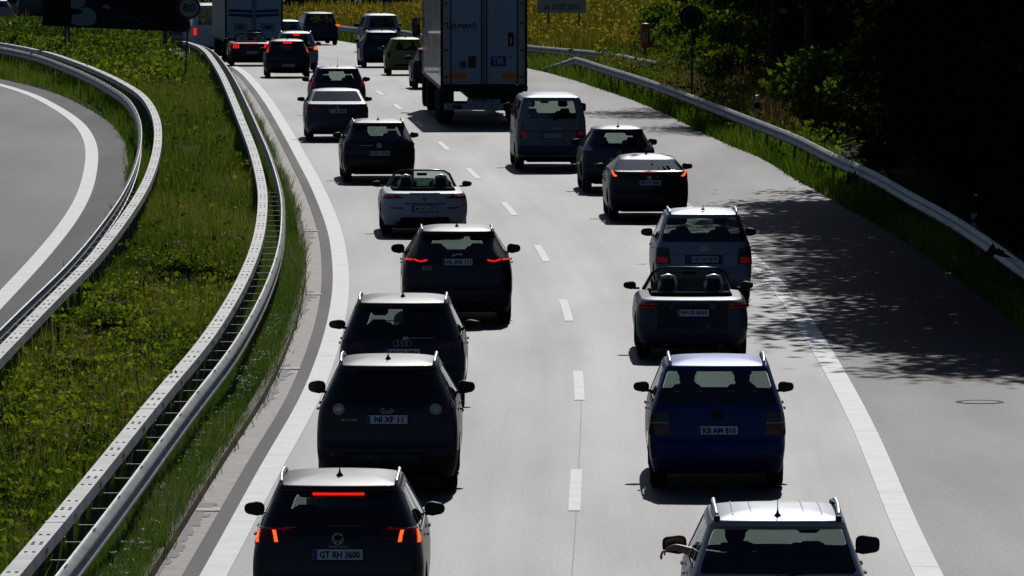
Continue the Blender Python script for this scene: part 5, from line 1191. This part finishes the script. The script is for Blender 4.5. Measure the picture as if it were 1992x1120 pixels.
# ------------------------------------------------------------------ lorries
def lorry(name, x, Y, m, label, doors, side, W=2.6, L=13.6, H=3.98, floor=1.18, detail=True, rigid=False):
    r = car_root(name, x, Y, label, 'lorry', GRP, m=m); h = H - floor; zc = floor + h / 2
    for sg_ in (-1, 1):
        n = 8 if detail else 5
        for k in range(n): MB().box((sg_ * (W / 2 - .03), .05 + (k + .5) * L / n, zc), (.06, L / n - .008, h), bev=.0).obj('side_panel', side, r)
        MB().box((sg_ * (W / 2 - .02), L / 2, floor - .03), (.07, L, .10)).obj('side_rail', 'post', r)
    MB().box((0, L / 2 + .02, H - .03), (W - .12, L, .05)).obj('roof', 'sign_white', r); MB().box((0, L - .05, zc), (W - .13, .06, h)).obj('front_wall', side, r)
    fr = MB(); fr.box((0, .03, H - .06), (W, .10, .12)); fr.box((0, .03, floor - .04), (W, .12, .20))
    for sg_ in (-1, 1): fr.box((sg_ * (W / 2 - .04), .03, zc), (.08, .11, h))
    fr.obj('rear_frame', 'black', r)
    dw = (W - .16) / 2
    for sg_ in (-1, 1):
        d = MB().box((sg_ * (dw / 2 + .006), -.01, zc), (dw - .012, .05, h - .16), bev=.008).obj('rear_door', doors, r)
        for fx in (.10, .82 if detail else .5):
            if detail or fx < .2:
                xx = sg_ * (dw * fx if fx > .2 else .075 * 1.0); MB().tube([(xx, -.055, floor + .05), (xx, -.055, H - .12)], .017, 8).obj('locking_bar', 'black' if detail else 'post', d)
        for zz in (floor + .3, floor + 1.1, floor + 1.9, floor + 2.5): MB().box((sg_ * (W / 2 - .12), -.045, zz), (.20, .025, .05)).obj('hinge', 'post', d)
    MB().box((0, -.02, zc), (.02, .03, h - .2)).obj('door_gap', 'ink', r)
    ch = MB(); ch.box((0, L / 2 - .2, floor - .22), (.9, L - .6, .28)); ch.box((0, L / 2 - .2, floor - .07), (W - .3, L - .3, .05)); ch.obj('chassis', 'black', r)
    axles = (2.35, 3.66, 4.97) if not rigid else (2.6, L - 1.2)
    for y in axles:
        for sg_ in (-1, 1):
            b = MB(); Rw = .52; hw = .19
            b.lathe([(-hw, Rw * .55), (-hw * 1.05, Rw * .8), (-hw * .8, Rw), (hw * .8, Rw), (hw * 1.05, Rw * .8), (hw, Rw * .55)], n=28); o = b.obj('wheel', 'tyre', r, True); o.location = (sg_ * (W / 2 - .22), y, Rw)
            MB().lathe([(sg_ * .12, 0), (sg_ * .16, .12), (sg_ * .10, .24), (sg_ * .18, .29)], n=20).obj('rim', 'rim', o, True)
        MB().tube([(-W / 2 + .3, y, .52), (W / 2 - .3, y, .52)], .07, 10).obj('axle', 'black', r)
    for sg_ in (-1, 1): MB().box((sg_ * (W / 2 - .26), 1.72, .62), (.42, .02, .75)).obj('mud_flap', 'black', r)
    return r, dw
r, dw = lorry('articulated_lorry', -.84, 216.7, -.048, 'big box lorry with TIR plate and company name on its rear doors', 'door_paint', 'trailer')
H_, fl_ = 3.98, 1.18
MB().box((0, .25, .58), (2.35, .12, .20), bev=.01).obj('underrun_bar', 'door_paint', r)
cl = MB().box((0, .18, .74), (1.0, .04, .18), bev=.01).obj('light_carrier', 'door_paint', r); text('lettering', 'SCHMITZ', .10, 'sign_red', cl, (0, .155, .76), width=.62, bold=.01)
plate(r, None, .585, '34 VE 1794', y=.19, w=.72, blue=False, tw=.6)
for sg_ in (-1, 1):
    MB().box((sg_ * .80, .17, .585), (.28, .05, .12), bev=.01).obj('tail_light', 'lens', r); MB().box((sg_ * 1.08, .17, .585), (.10, .05, .10), bev=.01).obj('clearance_lamp', 'lens_clear', r)
    MB().box((sg_ * .80, -.045, fl_ + .34), (.56, .012, .17)).obj('warning_plate', 'reflect_o', r)
    for zz in np.arange(fl_ + .12, H_ - .2, .30): MB().box((sg_ * (1.3 - .155), -.042, zz + .13), (.055, .006, .26)).obj('reflective_tape', 'reflect_y', r)
    for xx in np.arange(.12, 1.10, .28): MB().box((sg_ * (xx + .13), -.042, fl_ + .16), (.24, .006, .05)).obj('reflective_tape', 'reflect_y', r)
text('company_name', 'UZUNBA\u011e', .19, 'ink', r, (-.66, -.042, 3.03), width=.92, bold=.02)
text('small_print', 'INTERNATIONAL', .035, 'ink_blue', r, (-.66, -.042, 2.885), width=.88); text('small_print', 'TRANSPORT', .035, 'ink_blue', r, (-.66, -.042, 2.82), width=.45)
tp = MB().box((.43, -.045, 1.95), (.46, .012, .30)).obj('tir_plate', 'plate_blue', r); text('lettering', 'TIR', .20, 'sign_white', tp, (.43, -.055, 1.95), width=.36, bold=.02)
MB().box((-.36, -.05, 1.93), (.22, .03, .34), bev=.01).obj('document_box', 'sign_red', r)
o = MB().lathe([(-.05, 0), (-.05, .11), (-.04, .115)], (-.63, 0, 1.85), 'y', 24).obj('round_sticker', 'ink_blue', r); strokes([arc(-.63, 1.85, .075, n=14)], .014, .004, -.054).obj('ring', 'sign_pale', o)
text('sticker_text', 'CO', .09, 'ink_blue', r, (-.88, -.042, 1.86), width=.15)
MB().box((.80, -.06, 2.60), (.17, .05, .42), bev=.05).obj('door_latch', 'black', r); MB().box((.80, -.09, 2.57), (.05, .02, .20)).obj('latch_handle', 'sign_white', r); MB().box((.80, -.045, 2.07), (.10, .03, .03), bev=.01).obj('door_catch', 'black', r)
# tractor unit
cabz = MB().box((0, 16.2, 2.35), (2.48, 2.2, 2.9), bev=.18).obj('cab', 'slate_paint', r)
MB().box((0, 15.0, .85), (.95, 4.6, .3)).obj('tractor_chassis', 'black', r)
for y in (12.9, 16.7):
    for sg_ in (-1, 1):
        b = MB(); b.lathe([(-.18, .29), (-.19, .42), (-.15, .52), (.15, .52), (.19, .42), (.18, .29)], n=24); o = b.obj('wheel', 'tyre', r, True); o.location = (sg_ * 1.06, y, .52)
for sg_ in (-1, 1):
    mm = MB().box((sg_ * 1.44, 16.9, 2.55), (.26, .16, .62), bev=.05).obj('door_mirror', 'black', r); MB().box((sg_ * 1.44, 16.815, 2.55), (.20, .01, .54)).obj('mirror_glass', 'mirror', mm); MB().box((sg_ * 1.38, 16.95, 2.82), (.30, .04, .04)).obj('mirror_arm', 'black', mm)
# far box lorry on the left
r, dw = lorry('box_lorry', -11.55, 324.0, -.105, 'white box lorry with dark blue stripes far ahead at the left', 'door_paint2', 'door_paint2', detail=False, L=9.0, rigid=True, floor=.95)
for sg_ in (-1, 1):
    b = MB(); b.add([(sg_ * .08, -.045, 1.95), (sg_ * 1.12, -.045, 2.02), (sg_ * 1.12, -.045, 2.14), (sg_ * .08, -.045, 2.10)], [(0, 1, 2, 3)]); b.obj('stripe', 'stripe_blue', r)
    b = MB(); b.add([(sg_ * .08, -.045, 2.16), (sg_ * 1.12, -.045, 2.20), (sg_ * 1.12, -.045, 2.34), (sg_ * .08, -.045, 2.28)], [(0, 1, 2, 3)]); b.obj('stripe', 'stripe_blue', r)
    MB().box((sg_ * .62, -.045, 1.52), (.62, .012, .36), bev=.004).obj('sticker_panel', 'sign_pale', r); MB().box((sg_ * .62, -.055, 1.52), (.28, .012, .13)).obj('logo_block', 'stripe_blue', r)
MB().box((0, -.05, 1.33), (.6, .05, .12), bev=.02).obj('latch', 'black', r); MB().box((0, 10.2, 1.9), (2.3, 2.2, 2.2), bev=.15).obj('cab', 'white_paint', r)

# ------------------------------------------------------------------ people
def skin_body(name, root, verts, edges, radii, material, sub=2, rootv=0):
    me = bpy.data.meshes.new(name); me.from_pydata(verts, edges, []); me.materials.append(M[material]); o = bpy.data.objects.new(name, me); COL.objects.link(o); o.parent = root
    o.modifiers.new('skin', 'SKIN'); sk = me.skin_vertices[0] if me.skin_vertices else None
    if sk is None:
        bm = bmesh.new(); bm.from_mesh(me); bm.verts.layers.skin.verify(); bm.to_mesh(me); bm.free(); sk = me.skin_vertices[0]
    for i, rr in enumerate(radii): sk.data[i].radius = (rr, rr) if not isinstance(rr, tuple) else rr; sk.data[i].use_root = (i == rootv)
    ss = o.modifiers.new('sub', 'SUBSURF'); ss.levels = sub; ss.render_levels = sub; o.modifiers['skin'].use_smooth_shade = True
    return o
def driver(car, lx, ly, label, arm=False):
    m = Matrix.Rotation(car.rotation_euler.z, 4, 'Z'); p = m @ Vector((lx, ly, 0)) + car.location
    root = empty('person', p, car.rotation_euler.z, label, 'person')
    v = [(0, 0, .62), (0, -.03, .82), (0, -.06, 1.02), (0, -.05, 1.12), (0, -.03, 1.20), (0, -.02, 1.29), (0, -.02, 1.36),   # pelvis .. head
         (-.17, -.05, 1.08), (-.24, .10, .90), (-.16, .34, .98), (-.13, .42, 1.0), (.17, -.05, 1.08), (.25, .10, .88), (.20, .34, .96), (.17, .42, .98), (-.10, .2, .60), (-.12, .5, .62), (.10, .2, .60), (.12, .5, .62)]
    rad = [.15, .14, .15, .06, .055, .095, .075, .07, .05, .04, .025, .07, .05, .04, .025, .08, .06, .08, .06]
    e = [(0, 1), (1, 2), (2, 3), (3, 4), (4, 5), (5, 6), (2, 7), (7, 8), (8, 9), (9, 10), (2, 11), (11, 12), (12, 13), (13, 14), (0, 15), (15, 16), (0, 17), (17, 18)]
    if arm:      # left arm out over the window sill
        v[8] = (-.42, .02, 1.12); v[9] = (-.60, .10, 1.17); v[10] = (-.70, .14, 1.13); rad[8] = .052; rad[9] = .036; rad[10] = .026
    skin_body('body', root, v, e, rad, 'skin' if arm else 'cloth')
    MB().lathe([(1.22, .07), (1.28, .10), (1.36, .105), (1.43, .07), (1.455, 0)], (0, -.035, 0), 'z', 14).obj('hair', 'hair', root, True)
    if arm:
        MB().lathe([(.60, .17), (.85, .17), (1.03, .18), (1.10, .12), (1.13, .07)], (0, -.05, 0), 'z', 16).obj('shirt', 'cloth', root, True)
        for i, (dx_, dy_) in enumerate(((0, .03), (-.008, .012), (-.010, -.006), (-.004, -.024))):
            b = (-.705 + dx_, .142 + dy_, 1.125); ln = (.055, .065, .062, .05)[i]
            skin_body('finger', root, [(b[0] + .03, b[1], b[2]), (b[0] - .02, b[1], b[2] - .01), (b[0] - .035, b[1], b[2] - ln), (b[0] - .028, b[1], b[2] - ln - .03)], [(0, 1), (1, 2), (2, 3)], [.011, .010, .009, .007], 'skin', 1)
        skin_body('thumb', root, [(-.67, .17, 1.13), (-.705, .195, 1.11), (-.71, .195, 1.07)], [(0, 1), (1, 2)], [.013, .011, .008], 'skin', 1)
    return root
driver(R1, -.38, 2.12, 'driver of the silver SUV with bare arm out of the window', True)
driver(R2, -.36, 2.05, 'driver seen as a dark silhouette in the blue people carrier')
driver(R2, .36, 2.05, 'front passenger seen in silhouette in the blue people carrier')
